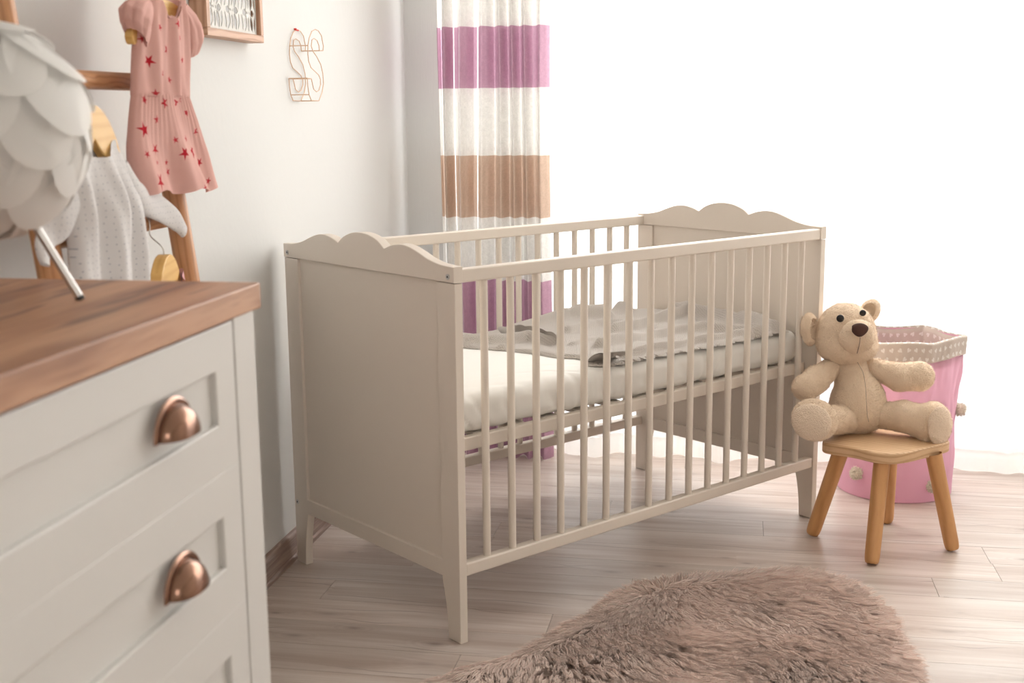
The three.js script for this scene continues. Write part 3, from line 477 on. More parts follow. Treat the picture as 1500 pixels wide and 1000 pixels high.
// ------------------------------------------------------------------ fabric basket
{
  const B = V3(0.478, 0, -3.645), c = thing('laundry_basket', 'pink fabric basket with folded heart-print cuff and cream pompoms', 'basket', B.toArray());
  const rim = [[0.660, -3.655], [0.604, -3.732], [0.560, -3.792], [0.49, -3.788], [0.41, -3.768], [0.345, -3.72], [0.312, -3.645], [0.325, -3.565], [0.388, -3.515], [0.466, -3.494], [0.545, -3.522], [0.61, -3.585]].map(([x, z]) => [x - B.x, z - B.z]);
  const ang = rim.map(([x, z]) => Math.atan2(z, x));
  const rimAt = (a) => { // straight runs between the corners of the rim
    let best = null; for (let i = 0; i < rim.length; i++) { const p = rim[i], q = rim[(i + 1) % rim.length], dx = Math.cos(a), dz = Math.sin(a), ex = q[0] - p[0], ez = q[1] - p[1], den = dx * ez - dz * ex; if (Math.abs(den) < 1e-9) continue; const t = (p[0] * ez - p[1] * ex) / den, s = (p[0] * dz - p[1] * dx) / den; if (t > 0 && s >= -1e-6 && s <= 1.000001) best = best ? Math.max(best, t) : t; } return best ?? 0.17; };
  const rad = (a, y) => { const t = smooth(0.02, 0.46, y), n = fbm(Math.cos(a) * 3 + 5, Math.sin(a) * 3 + y * 5, y * 4, 3) - 0.5; return lerp(0.163, rimAt(a), t) + 0.034 * n * smooth(0.02, 0.14, y) * (1 - 0.6 * smooth(0.36, 0.46, y)); };
  const pinkM = mat([0.83, 0.50, 0.62], 0.9, { transmission: 0.28, thickness: 0, side: THREE.DoubleSide, specularIntensity: 0.2 });
  const wall = (off, y0, y1, n = 40) => grid(160, n, (u, v) => { const a = u * Math.PI * 2, y = lerp(y0, y1, v), r = rad(a, y) + off; return [Math.cos(a) * r, y, Math.sin(a) * r, a * 0.17, y]; }, true);
  part('basket_wall', wall(0, 0.002, 0.455), pinkM, c, 'pink cotton wall');
  part('basket_floor', new THREE.CircleGeometry(0.162, 48).rotateX(-Math.PI / 2).translate(0, 0.004, 0), pinkM, c);
  // hearts printed on the cuff
  const cv = document.createElement('canvas'); cv.width = 512; cv.height = 512; const x = cv.getContext('2d'); x.fillStyle = '#dacfc4'; x.fillRect(0, 0, 512, 512); x.fillStyle = '#f6f2ec';
  const Rh = rng(5);
  for (let i = 0; i < 6; i++) for (let j = 0; j < 6; j++) { const hx = (i + 0.5 + (j % 2) * 0.5) * 85.3, hy = (j + 0.5) * 85.3; x.save(); x.translate(hx % 512, hy); x.rotate((Rh() - 0.5) * 2.4); x.scale(1.65, 1.65); x.beginPath(); x.moveTo(0, 14); x.lineTo(-13, -3); x.lineTo(-12, -12); x.lineTo(-4, -14); x.lineTo(0, -7); x.lineTo(4, -14); x.lineTo(12, -12); x.lineTo(13, -3); x.closePath(); x.fill(); x.restore(); }
  const ht = new THREE.CanvasTexture(cv); ht.colorSpace = THREE.SRGBColorSpace; ht.wrapS = ht.wrapT = THREE.RepeatWrapping; ht.repeat.set(1 / 0.15, 1 / 0.15);
  const cuffM = mat([1, 1, 1], 0.85, { map: ht, transmission: 0.18, thickness: 0, side: THREE.DoubleSide, specularIntensity: 0.2 });
  part('folded_cuff', grid(200, 22, (u, v) => { const a = u * Math.PI * 2; let y, off; if (v < 0.6) { y = lerp(0.405, 0.462, v / 0.6); off = 0.006; } else { y = lerp(0.462, 0.385, (v - 0.6) / 0.4); off = -0.004; } if (Math.abs(v - 0.6) < 0.04) off = 0.001; const r = rad(a, Math.min(y, 0.46)) + off; return [Math.cos(a) * r, y + 0.003 * Math.sin(a * 5), Math.sin(a) * r, a * 0.17, v < 0.6 ? y : 0.924 - y]; }, true), cuffM, c, 'taupe cuff with white hearts');
  const pm = mat([0.97, 0.90, 0.77], 0.95);
  const Rp = rng(9);
  const pom = (px, py, a) => {
    const y = (px && onZ(px, py, a === null ? -3.66 : -3.49).y), p = onZ(px, py, a === null ? -3.66 : -3.49), an = Math.atan2(p.z - B.z, p.x - B.x), r = rad(an, y) + 0.012, o = V3(Math.cos(an) * r, y, Math.sin(an) * r), gs = [new THREE.IcosahedronGeometry(0.0135, 2)];
    for (let i = 0; i < 420; i++) { const d = V3(Rp() * 2 - 1, Rp() * 2 - 1, Rp() * 2 - 1).normalize(), L = 0.0165 + 0.005 * Rp(); gs.push(bar(d.clone().multiplyScalar(0.004), d.clone().multiplyScalar(L).add(V3(Rp() - 0.5, Rp() - 0.5, Rp() - 0.5).multiplyScalar(0.004)), 0.0008, 0.001, 3)); }
    part('pompom', merge(gs).translate(o.x, o.y, o.z), pm, c, 'cream yarn pompom');
  };
  pom(1240, 697, 1); pom(1368, 713, 1); pom(1212, 582, 1); pom(1411, 600, null);
}

// ------------------------------------------------------------------ sheepskin rug
{
  const edge = [[640, 992], [700, 972], [760, 958], [800, 940], [840, 918], [880, 900], [915, 876], [960, 856], [1030, 845], [1100, 838], [1160, 836], [1225, 852], [1275, 876], [1298, 905], [1312, 940], [1335, 968], [1340, 1000]].map(([x, y]) => { const p = onY(x, y, 0.012); return [p.x, p.z]; });
  edge.push([0.36, -2.18], [0.24, -2.02], [0.02, -1.93], [-0.2, -1.92], [-0.42, -1.97], [-0.56, -2.07]);
  const c0 = [-0.05, -2.4], poly = new THREE.CatmullRomCurve3(edge.map(([x, z]) => V3(x, 0, z)), true).getPoints(160);
  const c = thing('sheepskin_rug', 'dusty pink-beige long-haired sheepskin rug on the floor', 'rug', [c0[0], 0, c0[1]]);
  const rAt = (a) => { let b = 0.1; for (let i = 0; i < poly.length; i++) { const p = poly[i], q = poly[(i + 1) % poly.length], dx = Math.cos(a), dz = Math.sin(a), px = p.x - c0[0], pz = p.z - c0[1], ex = q.x - p.x, ez = q.z - p.z, den = dx * ez - dz * ex; if (Math.abs(den) < 1e-12) continue; const t = (px * ez - pz * ex) / den, s = (px * dz - pz * dx) / den; if (t > 0 && s >= 0 && s <= 1) b = Math.max(b, t); } return b; };
  const RA = Array.from({ length: 361 }, (_, i) => rAt(i / 360 * Math.PI * 2)), rr = (a) => { const t = ((a / (Math.PI * 2)) % 1 + 1) % 1 * 360, k = Math.floor(t); return lerp(RA[k], RA[k + 1], t - k); };
  const hgt = (x, z, s) => (0.012 + 0.012 * fbm(x * 6, z * 6, 1, 2)) * Math.pow(clamp(1 - Math.pow(s, 5), 0, 1), 0.5) + 0.001;
  const skin = grid(120, 26, (u, v) => { const a = u * Math.PI * 2, s = 1 - v, r = (rr(a) - 0.012) * s, x = Math.cos(a) * r, z = Math.sin(a) * r; return [x, hgt(x, z, s), z]; }, true);
  part('hide', skin, mat([0.85, 0.70, 0.62], 0.95, { side: THREE.DoubleSide }), c, 'hide under the pile');
  const R = rng(31), list = [], col = new THREE.Color();
  const clumpTone = (x, z) => fbm(x * 26, z * 26, 8, 2);
  for (let k = 0; k < 9000; k++) {       // locks: strands that lean together towards one tip
    const a = R() * Math.PI * 2, s = Math.sqrt(R()), r = (rr(a) - 0.012) * s, x = Math.cos(a) * r, z = Math.sin(a) * r;
    const fa = 1.05 - 1.15 * x + 2.0 * (fbm(x * 5, z * 5, 2, 2) - 0.5) + 0.4 * (R() - 0.5);
    const out = smooth(0.8, 1.0, s), fl = V3(Math.cos(fa) * (1 - 0.7 * out) + Math.cos(a) * out * 0.9, 0, Math.sin(fa) * (1 - 0.7 * out) + Math.sin(a) * out * 0.9).normalize();
    const lift = 0.24 + 0.36 * noise(x * 8, z * 8, 12) + 0.2 * R() - 0.1 * out, L = (0.046 + 0.018 * R() + 0.012 * noise(x * 9, z * 9, 20)) * (1 - 0.25 * out), t0 = 0.90 + 0.14 * R() + 0.2 * (clumpTone(x, z) - 0.5);
    const root = V3(x, 0, z), dir0 = fl.clone().multiplyScalar(0.85).add(V3(0, lift, 0)).normalize(), tipP = root.clone().addScaledVector(dir0, L);
    for (let q = 0; q < 12; q++) {
      const b = R() * Math.PI * 2, w = 0.011 * Math.sqrt(R()), px = x + Math.cos(b) * w, pz = z + Math.sin(b) * w, y = hgt(px, pz, Math.min(1, s)) - 0.002;
      const to = tipP.clone().add(V3(R() - 0.5, 0.6 * (R() - 0.5), R() - 0.5).multiplyScalar(0.013)), p = V3(px, y, pz); to.y += y; const d = to.sub(p), t = t0 + 0.2 * (R() - 0.5);
      list.push({ p, dir: d.clone().add(V3(0, 0.010, 0)), lean: fl.clone().add(V3(0, -0.3, 0)), len: d.length() * (0.85 + 0.25 * R()), w: 0.0022 + 0.0012 * R(), c: col.clone().setRGB(1.06 * t, 0.84 * t, 0.735 * t) });
    }
  }
  hairs('wool_pile', list, strand(4, 0.35), mat([1, 1, 1], 0.85, { sheen: 1.0, sheenRoughness: 0.5, sheenColor: new THREE.Color(1, 0.85, 0.77) }), c);
}
// ------------------------------------------------------------------ dresser
const DR = { xf: -0.605, top: 0.89, z1: -1.465, z0: -0.28, back: WX + 0.02 };
{
  const c = thing('dresser', 'white dresser with wood top, framed drawers and bronze cup handles', 'dresser', [-0.84, 0, -0.87]);
  const { xf, z0, z1, back } = DR;
  wpart('wood_top', metreUV(bx(back - 0.002, -0.5995, 0.857, 0.89, -1.479, -0.266, 0.0025), 'z', 0.2, 0.1), M.top, c, 'warm brown wood worktop');
  wpart('carcass', merge([bx(back, xf - 0.021, 0.02, 0.8565, z1, z1 + 0.018), bx(back, xf - 0.021, 0.02, 0.8565, z0 - 0.018, z0), bx(back, back + 0.01, 0.05, 0.856, z1 + 0.018, z0 - 0.018), bx(back + 0.01, xf - 0.022, 0.05, 0.068, z1 + 0.018, z0 - 0.018), bx(back + 0.01, xf - 0.024, 0.838, 0.8565, z1 + 0.018, z0 - 0.018)]), M.white, c, 'white side panels');
  for (const z of [z1, z0 - 0.0635]) wpart('stile', bx(xf - 0.021, xf, 0.02, 0.8565, z, z + 0.0635, 0.0015), M.white, c);
  wpart('plinth', bx(xf - 0.03, xf - 0.012, 0.0, 0.128, z1 + 0.01, z0 - 0.01), M.white, c);
  wpart('foot', bx(back + 0.02, xf - 0.03, 0.0, 0.02, z1 + 0.02, z1 + 0.06), M.white, c); wpart('foot', bx(back + 0.02, xf - 0.03, 0.0, 0.02, z0 - 0.06, z0 - 0.02), M.white, c);
  const za = z1 + 0.0665, zb = z0 - 0.0665, P = 0.1803;
  // cup handle: a quarter shell on a flat rim
  const cup = (zc, yc) => {
    const w = 0.047, h = 0.040, d = 0.024, gs = [];
    gs.push(grid(40, 16, (u, v) => { const a = u * Math.PI, p = v * Math.PI / 2; const rr = Math.cos(p * 0.999); return [xf + 0.0015 + d * Math.sin(p), yc - 0.018 + h * 0.86 * Math.sin(a) * Math.pow(rr, 0.8), zc - w * 0.84 * Math.cos(a) * Math.pow(rr, 0.75)]; }));
    gs.push(grid(40, 4, (u, v) => { const a = u * Math.PI, k = lerp(1.06, 0.82, v); return [xf + 0.0012 + (v > 0.1 && v < 0.9 ? 0.0022 : 0), yc - 0.018 + h * k * Math.sin(a), zc - w * k * Math.cos(a)]; }));
    return merge(gs);
  };
  for (let k = 0; k < 4; k++) {
    const y1 = 0.8535 - k * P + (k ? 0.0035 - 0.001 : 0), y0 = 0.6735 - k * P, r0 = 0.7348 - k * P, r1 = 0.7995 - k * P, a = za + 0.056, b = zb - 0.056;
    const sh = new THREE.Shape(); sh.moveTo(za, y0); sh.lineTo(zb, y0); sh.lineTo(zb, y1); sh.lineTo(za, y1); sh.lineTo(za, y0); const ho = new THREE.Path(); ho.moveTo(a, r0); ho.lineTo(a, r1); ho.lineTo(b, r1); ho.lineTo(b, r0); ho.lineTo(a, r0); sh.holes.push(ho);
    const g = new THREE.ExtrudeGeometry(sh, { depth: 0.013, bevelEnabled: true, bevelSize: 0.002, bevelThickness: 0.002, bevelOffset: -0.002, bevelSegments: 2 }).rotateY(-Math.PI / 2);   // shape x -> z, depth -> -x
    g.translate(xf - 0.0025, 0, 0);
    const dr = wpart('drawer', merge([g, bx(xf - 0.017, xf - 0.0085, y0 + 0.01, y1 - 0.01, za + 0.01, zb - 0.01)]), M.white, c);
    for (const z of [-1.222, -0.52]) wpart('cup_handle', cup(z, 0.7735 - k * P), M.bronze, dr, 'brushed bronze cup handle');
  }
}

// ------------------------------------------------------------------ petal lamp
{
  const foot = onY(119, 439, 0.89), right = V3(Math.cos(CAM.yaw), 0, -Math.sin(CAM.yaw)), ctr = foot.clone().addScaledVector(right, -0.100); ctr.y = 1.092; ctr.z += 0.015;
  const c = thing('petal_lamp', 'table lamp with round shade of overlapping white petals on steel legs', 'lamp', [ctr.x, 0.89, ctr.z]);
  const petalM = mat([0.95, 0.935, 0.91], 0.6, { transmission: 0.35, thickness: 0, side: THREE.DoubleSide, specularIntensity: 0.4 });
  const R = rng(17), n = 46, Rad = 0.128;
  for (let i = 0; i < n; i++) {
    const y = 1 - 2 * (i + 0.5) / n, a = i * 2.399963 + 0.3, q = Math.sqrt(1 - y * y), N = V3(Math.cos(a) * q, y, Math.sin(a) * q);
    const pr = 0.048 + 0.012 * R(), tip = 0.25 + 0.35 * R(), T = V3(0, -1, 0).addScaledVector(N, N.y).normalize(); if (!isFinite(T.x) || T.lengthSq() < 0.5) T.set(1, 0, 0); const S = V3().crossVectors(N, T);
    const g = grid(22, 6, (u, v) => { const t = u * Math.PI * 2, r = pr * v, x = Math.cos(t) * r, s = Math.sin(t) * r * 1.15; const up = -0.5 * (x * x + s * s) / Rad * 0.55 + tip * 0.5 * (s + pr) * 0.6; const P = N.clone().multiplyScalar(Rad - 0.014 + up).addScaledVector(S, x).addScaledVector(T, s); return [P.x, P.y, P.z]; });
    g.translate(0, ctr.y - 0.89, 0); part('petal', g, petalM, c);
  }
  part('inner_globe', new THREE.SphereGeometry(Rad - 0.022, 32, 20).translate(0, ctr.y - 0.89, 0), petalM, c);
  const f0 = foot.clone().sub(V3(ctr.x, 0.89, ctr.z)); f0.y = 0.0;
  for (let k = 0; k < 3; k++) { const f = f0.clone().applyAxisAngle(V3(0, 1, 0), k * Math.PI * 2 / 3), hub = f.clone().multiplyScalar(0.42); hub.y = 0.118; const dir = hub.clone().sub(f).normalize(); const g = merge([bar(f.clone().addScaledVector(dir, 0.002), hub, 0.0048, 0.0048, 16)]); part('leg', g, M.steel, c, 'straight steel leg'); part('foot_cap', bar(f, f.clone().addScaledVector(dir, 0.005), 0.0052, 0.0052, 14), M.dark, c.children[c.children.length - 1]); }
}

// ------------------------------------------------------------------ ladder
const lx = (y) => -0.85 - 0.122 * y;
const RUNG = [0.235, 0.465, 0.697, 0.9275, 1.157, 1.386, 1.615];
{
  const c = thing('clothes_ladder', 'leaning wooden ladder with round rungs against the white wall', 'ladder', [-0.9, 0, -1.8]);
  const roundUV = (g, k) => { const uv = g.attributes.uv; for (let i = 0; i < uv.count; i++) uv.setXY(i, uv.getY(i) * 1.7 + k, uv.getX(i) * 0.14); return g; };
  for (const z of [-1.588, -2.012]) { const a = V3(lx(0), 0.0, z), b = V3(lx(1.74), 1.74, z); wpart('rail', roundUV(bar(a, b, 0.0195, 0.0195, 24), -z), M.ladder, c); }
  for (const y of RUNG) wpart('rung', roundUV(bar(V3(lx(y), y, -1.595), V3(lx(y), y, -2.005), 0.0145, 0.0145, 18), y), M.ladder, c);
}
// a child's clothes hanger: curved wooden arms and a wire hook over a rung
function hanger(label, s0, yTop, X, half, drop, rungY, group, turn = 0, thick = 0.010) {
  const base = V3(X, yTop, s0), c = thing('clothes_hanger', label, 'hanger', base.toArray(), turn, group);
  const sh = new THREE.Shape(); const w = half;
  sh.moveTo(-w, -drop); sh.bezierCurveTo(-w * 0.93, -drop + 0.036, -w * 0.52, 0.012, 0, 0.012); sh.bezierCurveTo(w * 0.52, 0.012, w * 0.93, -drop + 0.036, w, -drop); sh.quadraticCurveTo(w * 0.97, -drop - 0.016, w * 0.88, -drop - 0.006); sh.quadraticCurveTo(w * 0.4, -drop * 0.5 - 0.028, 0, -0.034); sh.quadraticCurveTo(-w * 0.4, -drop * 0.5 - 0.028, -w * 0.88, -drop - 0.006); sh.quadraticCurveTo(-w * 0.97, -drop - 0.016, -w, -drop);
  const g = new THREE.ExtrudeGeometry(sh, { depth: thick, bevelEnabled: true, bevelSize: 0.002, bevelThickness: 0.002, bevelSegments: 2, curveSegments: 10 }).translate(0, 0, -thick / 2).rotateY(Math.PI / 2);
  part('hanger_arms', metreUV(g, 'z'), M.hanger, c);
  const rx = lx(rungY) - X, ry = rungY - yTop, pts = []; pts.push(V3(0, 0.008, 0), V3(0.001, 0.02, 0.001), V3(rx * 0.2 + 0.006, ry * 0.45, 0.004), V3(rx + 0.0185, ry - 0.02, 0.002));
  for (let k = 0; k <= 8; k++) { const a = -0.2 + k / 8 * (Math.PI + 0.5); pts.push(V3(rx + 0.0172 * Math.cos(a), ry + 0.0172 * Math.sin(a), 0)); }
  const un = new THREE.Matrix4().makeRotationY(-turn); pts.forEach((q) => q.applyMatrix4(un));
  part('wire_hook', tube(pts, 0.0011, 70, 7), M.steel, c, 'thin steel wire hook');
  return c;
}
const DX = -0.935;
const S = (px, py, X = DX) => { const p = onX(px, py, X); return [p.z, p.y]; };     // a pixel on the plane of the clothes: z, y
const starShape = (x, r, cx, cy, rot, sx = 1) => { x.beginPath(); for (let k = 0; k < 10; k++) { const a = rot + k * Math.PI / 5, q = k % 2 ? r * 0.36 : r; x[k ? 'lineTo' : 'moveTo'](cx + Math.sin(a) * q * sx, cy - Math.cos(a) * q); } x.closePath(); x.fill(); };
{ // pink dress with red stars
  const rows = [[6, 207, 266], [24, 203, 270], [50, 199, 272], [80, 197, 272], [110, 196, 271], [142, 196, 272], [147, 195, 274], [175, 192, 283], [210, 190, 292], [245, 191, 303], [280, 196, 315]].map(([y, a, b]) => { const p = S(a, y), q = S(b, y); return { y: (p[1] + q[1]) / 2, a: p[0], b: q[0] }; });
  const cz = -1.9, c = thing('star_dress', 'pink baby dress with red star print hanging from the ladder', 'dress', [DX, rows[rows.length - 1].y, (rows[0].a + rows[0].b) / 2]);
  const z0 = S(170, 140)[0], z1 = S(330, 140)[0], yT = 1.32, yB = 0.93;
  const cv = document.createElement('canvas'); cv.width = 1024; cv.height = 1024; const x = cv.getContext('2d'); x.fillStyle = '#efbfb5'; x.fillRect(0, 0, 1024, 1024);
  const ar = (1024 / Math.abs(z1 - z0)) / (1024 / (yT - yB)); x.fillStyle = '#c72b38';
  for (const [px, py, s] of [[213.5, 190, 9], [229, 266, 10], [259.5, 224, 8], [278, 222, 9.5], [229, 219, 6.5], [297, 238, 6], [231.5, 175, 4], [213, 226, 3.5], [251, 205, 3.5], [269, 203, 3.5], [249, 252, 4], [287, 276, 4], [309, 265, 4], [216, 146, 4], [240, 151, 6], [257, 150, 6.5], [265, 147, 3], [228, 137, 4], [205.5, 78, 7], [223.5, 89, 7], [243, 73, 6], [258, 35, 6], [215, 57, 3.5], [250, 117, 3.5], [238, 108, 4.5], [265, 110, 4.5], [261, 56, 3.5], [269, 88, 3.5], [222, 35, 5], [234, 40, 3.5], [275, 165, 4], [288, 193, 4], [203, 250, 3], [246, 238, 3], [230, 238, 2.5]]) {
    const [z, y] = S(px, py, DX + 0.017); x.fillStyle = s > 4.2 ? '#c72b38' : '#cf4149'; starShape(x, (s > 4.2 ? 1.35 : 1.6) * s / 826 * 1024 / (yT - yB), (z - z0) / (z1 - z0) * 1024, (1 - (y - yB) / (yT - yB)) * 1024, px * 0.7, 1 / ar * ar * ar * (1));
  }
  const map = new THREE.CanvasTexture(cv); map.colorSpace = THREE.SRGBColorSpace;
  const weave = tex(128, 128, (u, v) => 0.5 + 0.25 * Math.sin(u * Math.PI * 64) * Math.sin(v * Math.PI * 64) + 0.3 * (pfbm(u, v, 16, 16, 2, 3) - 0.5), 12, 18, false);
  const m = mat([1, 1, 1], 0.92, { map, bumpMap: weave, bumpScale: 0.0008, transmission: 0.16, thickness: 0, side: THREE.DoubleSide, specularIntensity: 0.2, sheen: 0.2 });
  const uvOf = (z, y) => [(z - z0) / (z1 - z0), (y - yB) / (yT - yB)];
  const row = (y) => { let i = 0; while (i < rows.length - 2 && rows[i + 1].y > y) i++; const p = rows[i], q = rows[i + 1], t = clamp((p.y - y) / (p.y - q.y), 0, 1); return { a: lerp(p.a, q.a, t), b: lerp(p.b, q.b, t) }; };
  const yW = rows[5].y, yHem = rows[10].y, yNeck = rows[0].y + 0.012;
  const cloth = (y0f, y1, nv, skirt) => grid(180, nv, (u, v) => {
    const an = u * Math.PI * 2, cs = Math.cos(an), sn = Math.sin(an), y = lerp(y0f(cs, sn), y1(cs), v), r = row(y), mid = (r.a + r.b) / 2, h = (r.b - r.a) / 2;
    const g = skirt ? smooth(yW, yHem, y) : 0.25 * smooth(rows[0].y, yW, y) + 0.12, fold = skirt ? (0.002 + 0.0095 * g) * Math.sin(cs * 6.4 + 1.2 + 0.9 * Math.sin(y * 18)) + 0.003 * g * Math.sin(cs * 15 + 2) + 0.0016 * (1 - g) * Math.sin(cs * 60) : 0.0055 * Math.sin(cs * 9 + 0.6 + 1.5 * Math.sin(y * 9)) * (0.5 + g) + 0.0022 * Math.sin(cs * 17 + y * 30) + 0.002 * (fbm(y * 40, cs * 6, 2, 2) - 0.5);
    const dep = skirt ? lerp(0.018, 0.026, g) : 0.018; const z = mid + h * cs * (1 - 0.03 * Math.sin(y * 40) * (skirt ? g : 0)), X = DX + Math.sign(sn) * Math.pow(Math.abs(sn), 0.7) * dep + (sn > 0 ? fold : fold * 0.3) * Math.pow(Math.abs(sn), 0.6);
    return [X, y, z, ...uvOf(z, y)];
  }, true);
  const neck = (cs, sn) => { const k = Math.exp(-Math.pow(Math.abs(cs) / 0.5, 2.8)); return yNeck + 0.026 * (1 - Math.abs(cs)) - (sn > 0 ? 0.058 : 0.012) * k + (1 - k) * 0.004; };
  const bodice = wpart('bodice', cloth(neck, () => yW + 0.002, 50, false), m, c);
  wpart('skirt', cloth(() => yW + 0.004, (cs) => yHem + 0.006 * cs * -1 + 0.004 * Math.sin(cs * 8), 60, true), m, c, 'gathered skirt with red stars');
  wpart('neck_binding', tube(Array.from({ length: 41 }, (_, i) => { const cs = lerp(-0.5, 0.5, i / 40), r = row(yNeck), mid = (r.a + r.b) / 2, h = (r.b - r.a) / 2, y = neck(cs, 1); return V3(DX + 0.0155, y, mid + h * cs); }), 0.0022, 60, 6), m, bodice);
  wpart('waist_seam', tube(Array.from({ length: 31 }, (_, i) => { const cs = lerp(-0.97, 0.97, i / 30), r = row(yW), mid = (r.a + r.b) / 2, h = (r.b - r.a) / 2; return V3(DX + Math.pow(1 - cs * cs, 0.35) * 0.015 + 0.0035 * Math.sin(cs * 9 + 0.6), yW + 0.001, mid + h * cs); }), 0.0016, 60, 5), m, c);
  // puffed sleeves, open at the cuff
  const sleeve = (path, cuff) => { const P = path.map(([px, py, r]) => { const [z, y] = S(px, py); return [z, y, r]; }), n = P.length - 1; return grid(40, 26, (u, v) => { const t = v * n, k = Math.min(Math.floor(t), n - 1), f = t - k, f2 = f, z = lerp(P[k][0], P[k + 1][0], f2), y = lerp(P[k][1], P[k + 1][1], f2), r = lerp(P[k][2], P[k + 1][2], f2), dz = P[n][0] - P[0][0], dy = P[n][1] - P[0][1], L = Math.hypot(dz, dy), a = u * Math.PI * 2, puff = 1 + 0.10 * Math.sin(a * 7 + v * 3) * Math.sin(v * 3.1) + 0.05 * Math.sin(a * 13); const nz = -dy / L, ny = dz / L; const q = r * puff; return [DX + 0.002 + Math.sin(a) * q * 0.62, y + Math.cos(a) * q * ny, z + Math.cos(a) * q * nz, ...uvOf(z + Math.cos(a) * q * nz + 0.02, y)]; }, true); };
  wpart('sleeve', sleeve([[212, 4, 0.016], [203, 14, 0.028], [197, 28, 0.034], [196, 44, 0.030], [198, 56, 0.024]]), m, c); wpart('sleeve', sleeve([[262, 10, 0.018], [270, 24, 0.024], [276, 42, 0.030], [279, 62, 0.031], [277, 80, 0.022]]), m, c);
  hanger('pale wooden hanger inside the pink star dress', (rows[0].a + rows[0].b) / 2 - 0.004, rows[0].y - 0.006, DX - 0.004, 0.118, 0.052, RUNG[5], 'wooden clothes hangers');
}
{ // white romper with tiny dots, its sleeves laid over the rung
  const dots = tex(512, 512, (u, v) => { const i = Math.floor(u * 20), j = Math.floor(v * 20), cx = (i + 0.5 + 0.3 * (hash(i, j, 3) - 0.5)) / 20, cy = (j + 0.5 + 0.3 * (hash(i, j, 4) - 0.5)) / 20; return Math.hypot(u - cx, v - cy) < 0.0042 ? [0.66, 0.66, 0.69] : [0.90, 0.89, 0.885]; }, 1 / 0.2, 1 / 0.2);
  const m = mat([1, 1, 1], 0.92, { map: dots, transmission: 0.12, thickness: 0, side: THREE.DoubleSide, specularIntensity: 0.2 });
  const X0 = -0.927, yB = 0.79, rows = [[206, 98, 166], [222, 95, 172], [240, 93, 180], [260, 93, 187], [285, 95, 194], [315, 100, 201], [350, 104, 204], [400, 106, 207], [440, 107, 209]].map(([y, a, b]) => { const p = S(a, y, X0), q = S(b, y, X0); return { y: (p[1] + q[1]) / 2, a: p[0], b: q[0] }; });
  const c = thing('dotted_romper', 'white long-sleeved baby romper with tiny dots on the ladder', 'romper', [X0, rows[8].y, (rows[4].a + rows[4].b) / 2]);
  const row = (y) => { let i = 0; while (i < rows.length - 2 && rows[i + 1].y > y) i++; const p = rows[i], q = rows[i + 1], t = clamp((p.y - y) / (p.y - q.y), 0, 1); return { a: lerp(p.a, q.a, t), b: lerp(p.b, q.b, t) }; };
  wpart('body', grid(160, 70, (u, v) => {
    const an = u * Math.PI * 2, cs = Math.cos(an), sn = Math.sin(an), dip = sn > 0 ? 0.024 * Math.exp(-Math.pow(cs / 0.55, 4)) : 0.004; const y = lerp(rows[0].y - dip, rows[8].y, v), r = row(Math.min(y, rows[0].y)), mid = (r.a + r.b) / 2, h = (r.b - r.a) / 2, f = smooth(rows[0].y, rows[5].y, y);
    const fold = (0.002 + 0.009 * f) * Math.sin(cs * 7 + 0.8 + 0.8 * Math.sin(y * 16)) + 0.004 * f * Math.sin(cs * 14 + 2 + y * 9) + 0.003 * (fbm(y * 30, cs * 5, 4, 2) - 0.5); const z = mid + h * cs;
    return [X0 + Math.sign(sn) * Math.pow(Math.abs(sn), 0.7) * (0.012 + 0.012 * f) + (sn > 0 ? fold : 0.2 * fold) * Math.pow(Math.abs(sn), 0.6), y, z, z, y];
  }, true), m, c);
  const limb = (pts) => { const P = pts.map(([px, py, r, X, fl]) => { const p = onX(px, py, X); return [p, r, fl]; }), cur = new THREE.CatmullRomCurve3(P.map((q) => q[0])), n = P.length - 1; return grid(36, 40, (u, v) => { const p = cur.getPoint(v), t = cur.getTangent(v), k = Math.min(Math.floor(v * n), n - 1), f = v * n - k, r = lerp(P[k][1], P[k + 1][1], f), fl = lerp(P[k][2], P[k + 1][2], f), a = u * Math.PI * 2; const side = V3(1, 0, 0).addScaledVector(t, -t.x).normalize(), up = V3().crossVectors(t, side), w = r * (1 + 0.08 * Math.sin(a * 3 + v * 11)); const q = p.clone().addScaledVector(up, Math.cos(a) * w).addScaledVector(side, Math.sin(a) * w * fl); return [q.x, q.y, q.z, q.z, q.y]; }, true); };
  wpart('sleeve', limb([[178, 244, 0.016, -0.925, 0.4], [193, 275, 0.022, -0.922, 0.45], [213, 296, 0.024, -0.925, 0.4], [238, 308, 0.021, -0.930, 0.35], [258, 322, 0.019, -0.930, 0.35], [270, 340, 0.012, -0.928, 0.4]]), m, c);
  wpart('sleeve', limb([[108, 256, 0.016, -0.925, 0.4], [104, 296, 0.022, -0.920, 0.4], [92, 326, 0.022, -0.922, 0.4], [72, 342, 0.021, -0.930, 0.35], [63, 362, 0.018, -0.928, 0.35], [66, 388, 0.010, -0.922, 0.4]]), m, c);
  hanger('pale wooden hanger in the neck of the white romper', (rows[0].a + rows[0].b) / 2, rows[0].y + 0.038, X0, 0.078, 0.082, RUNG[4], 'wooden clothes hangers');
}
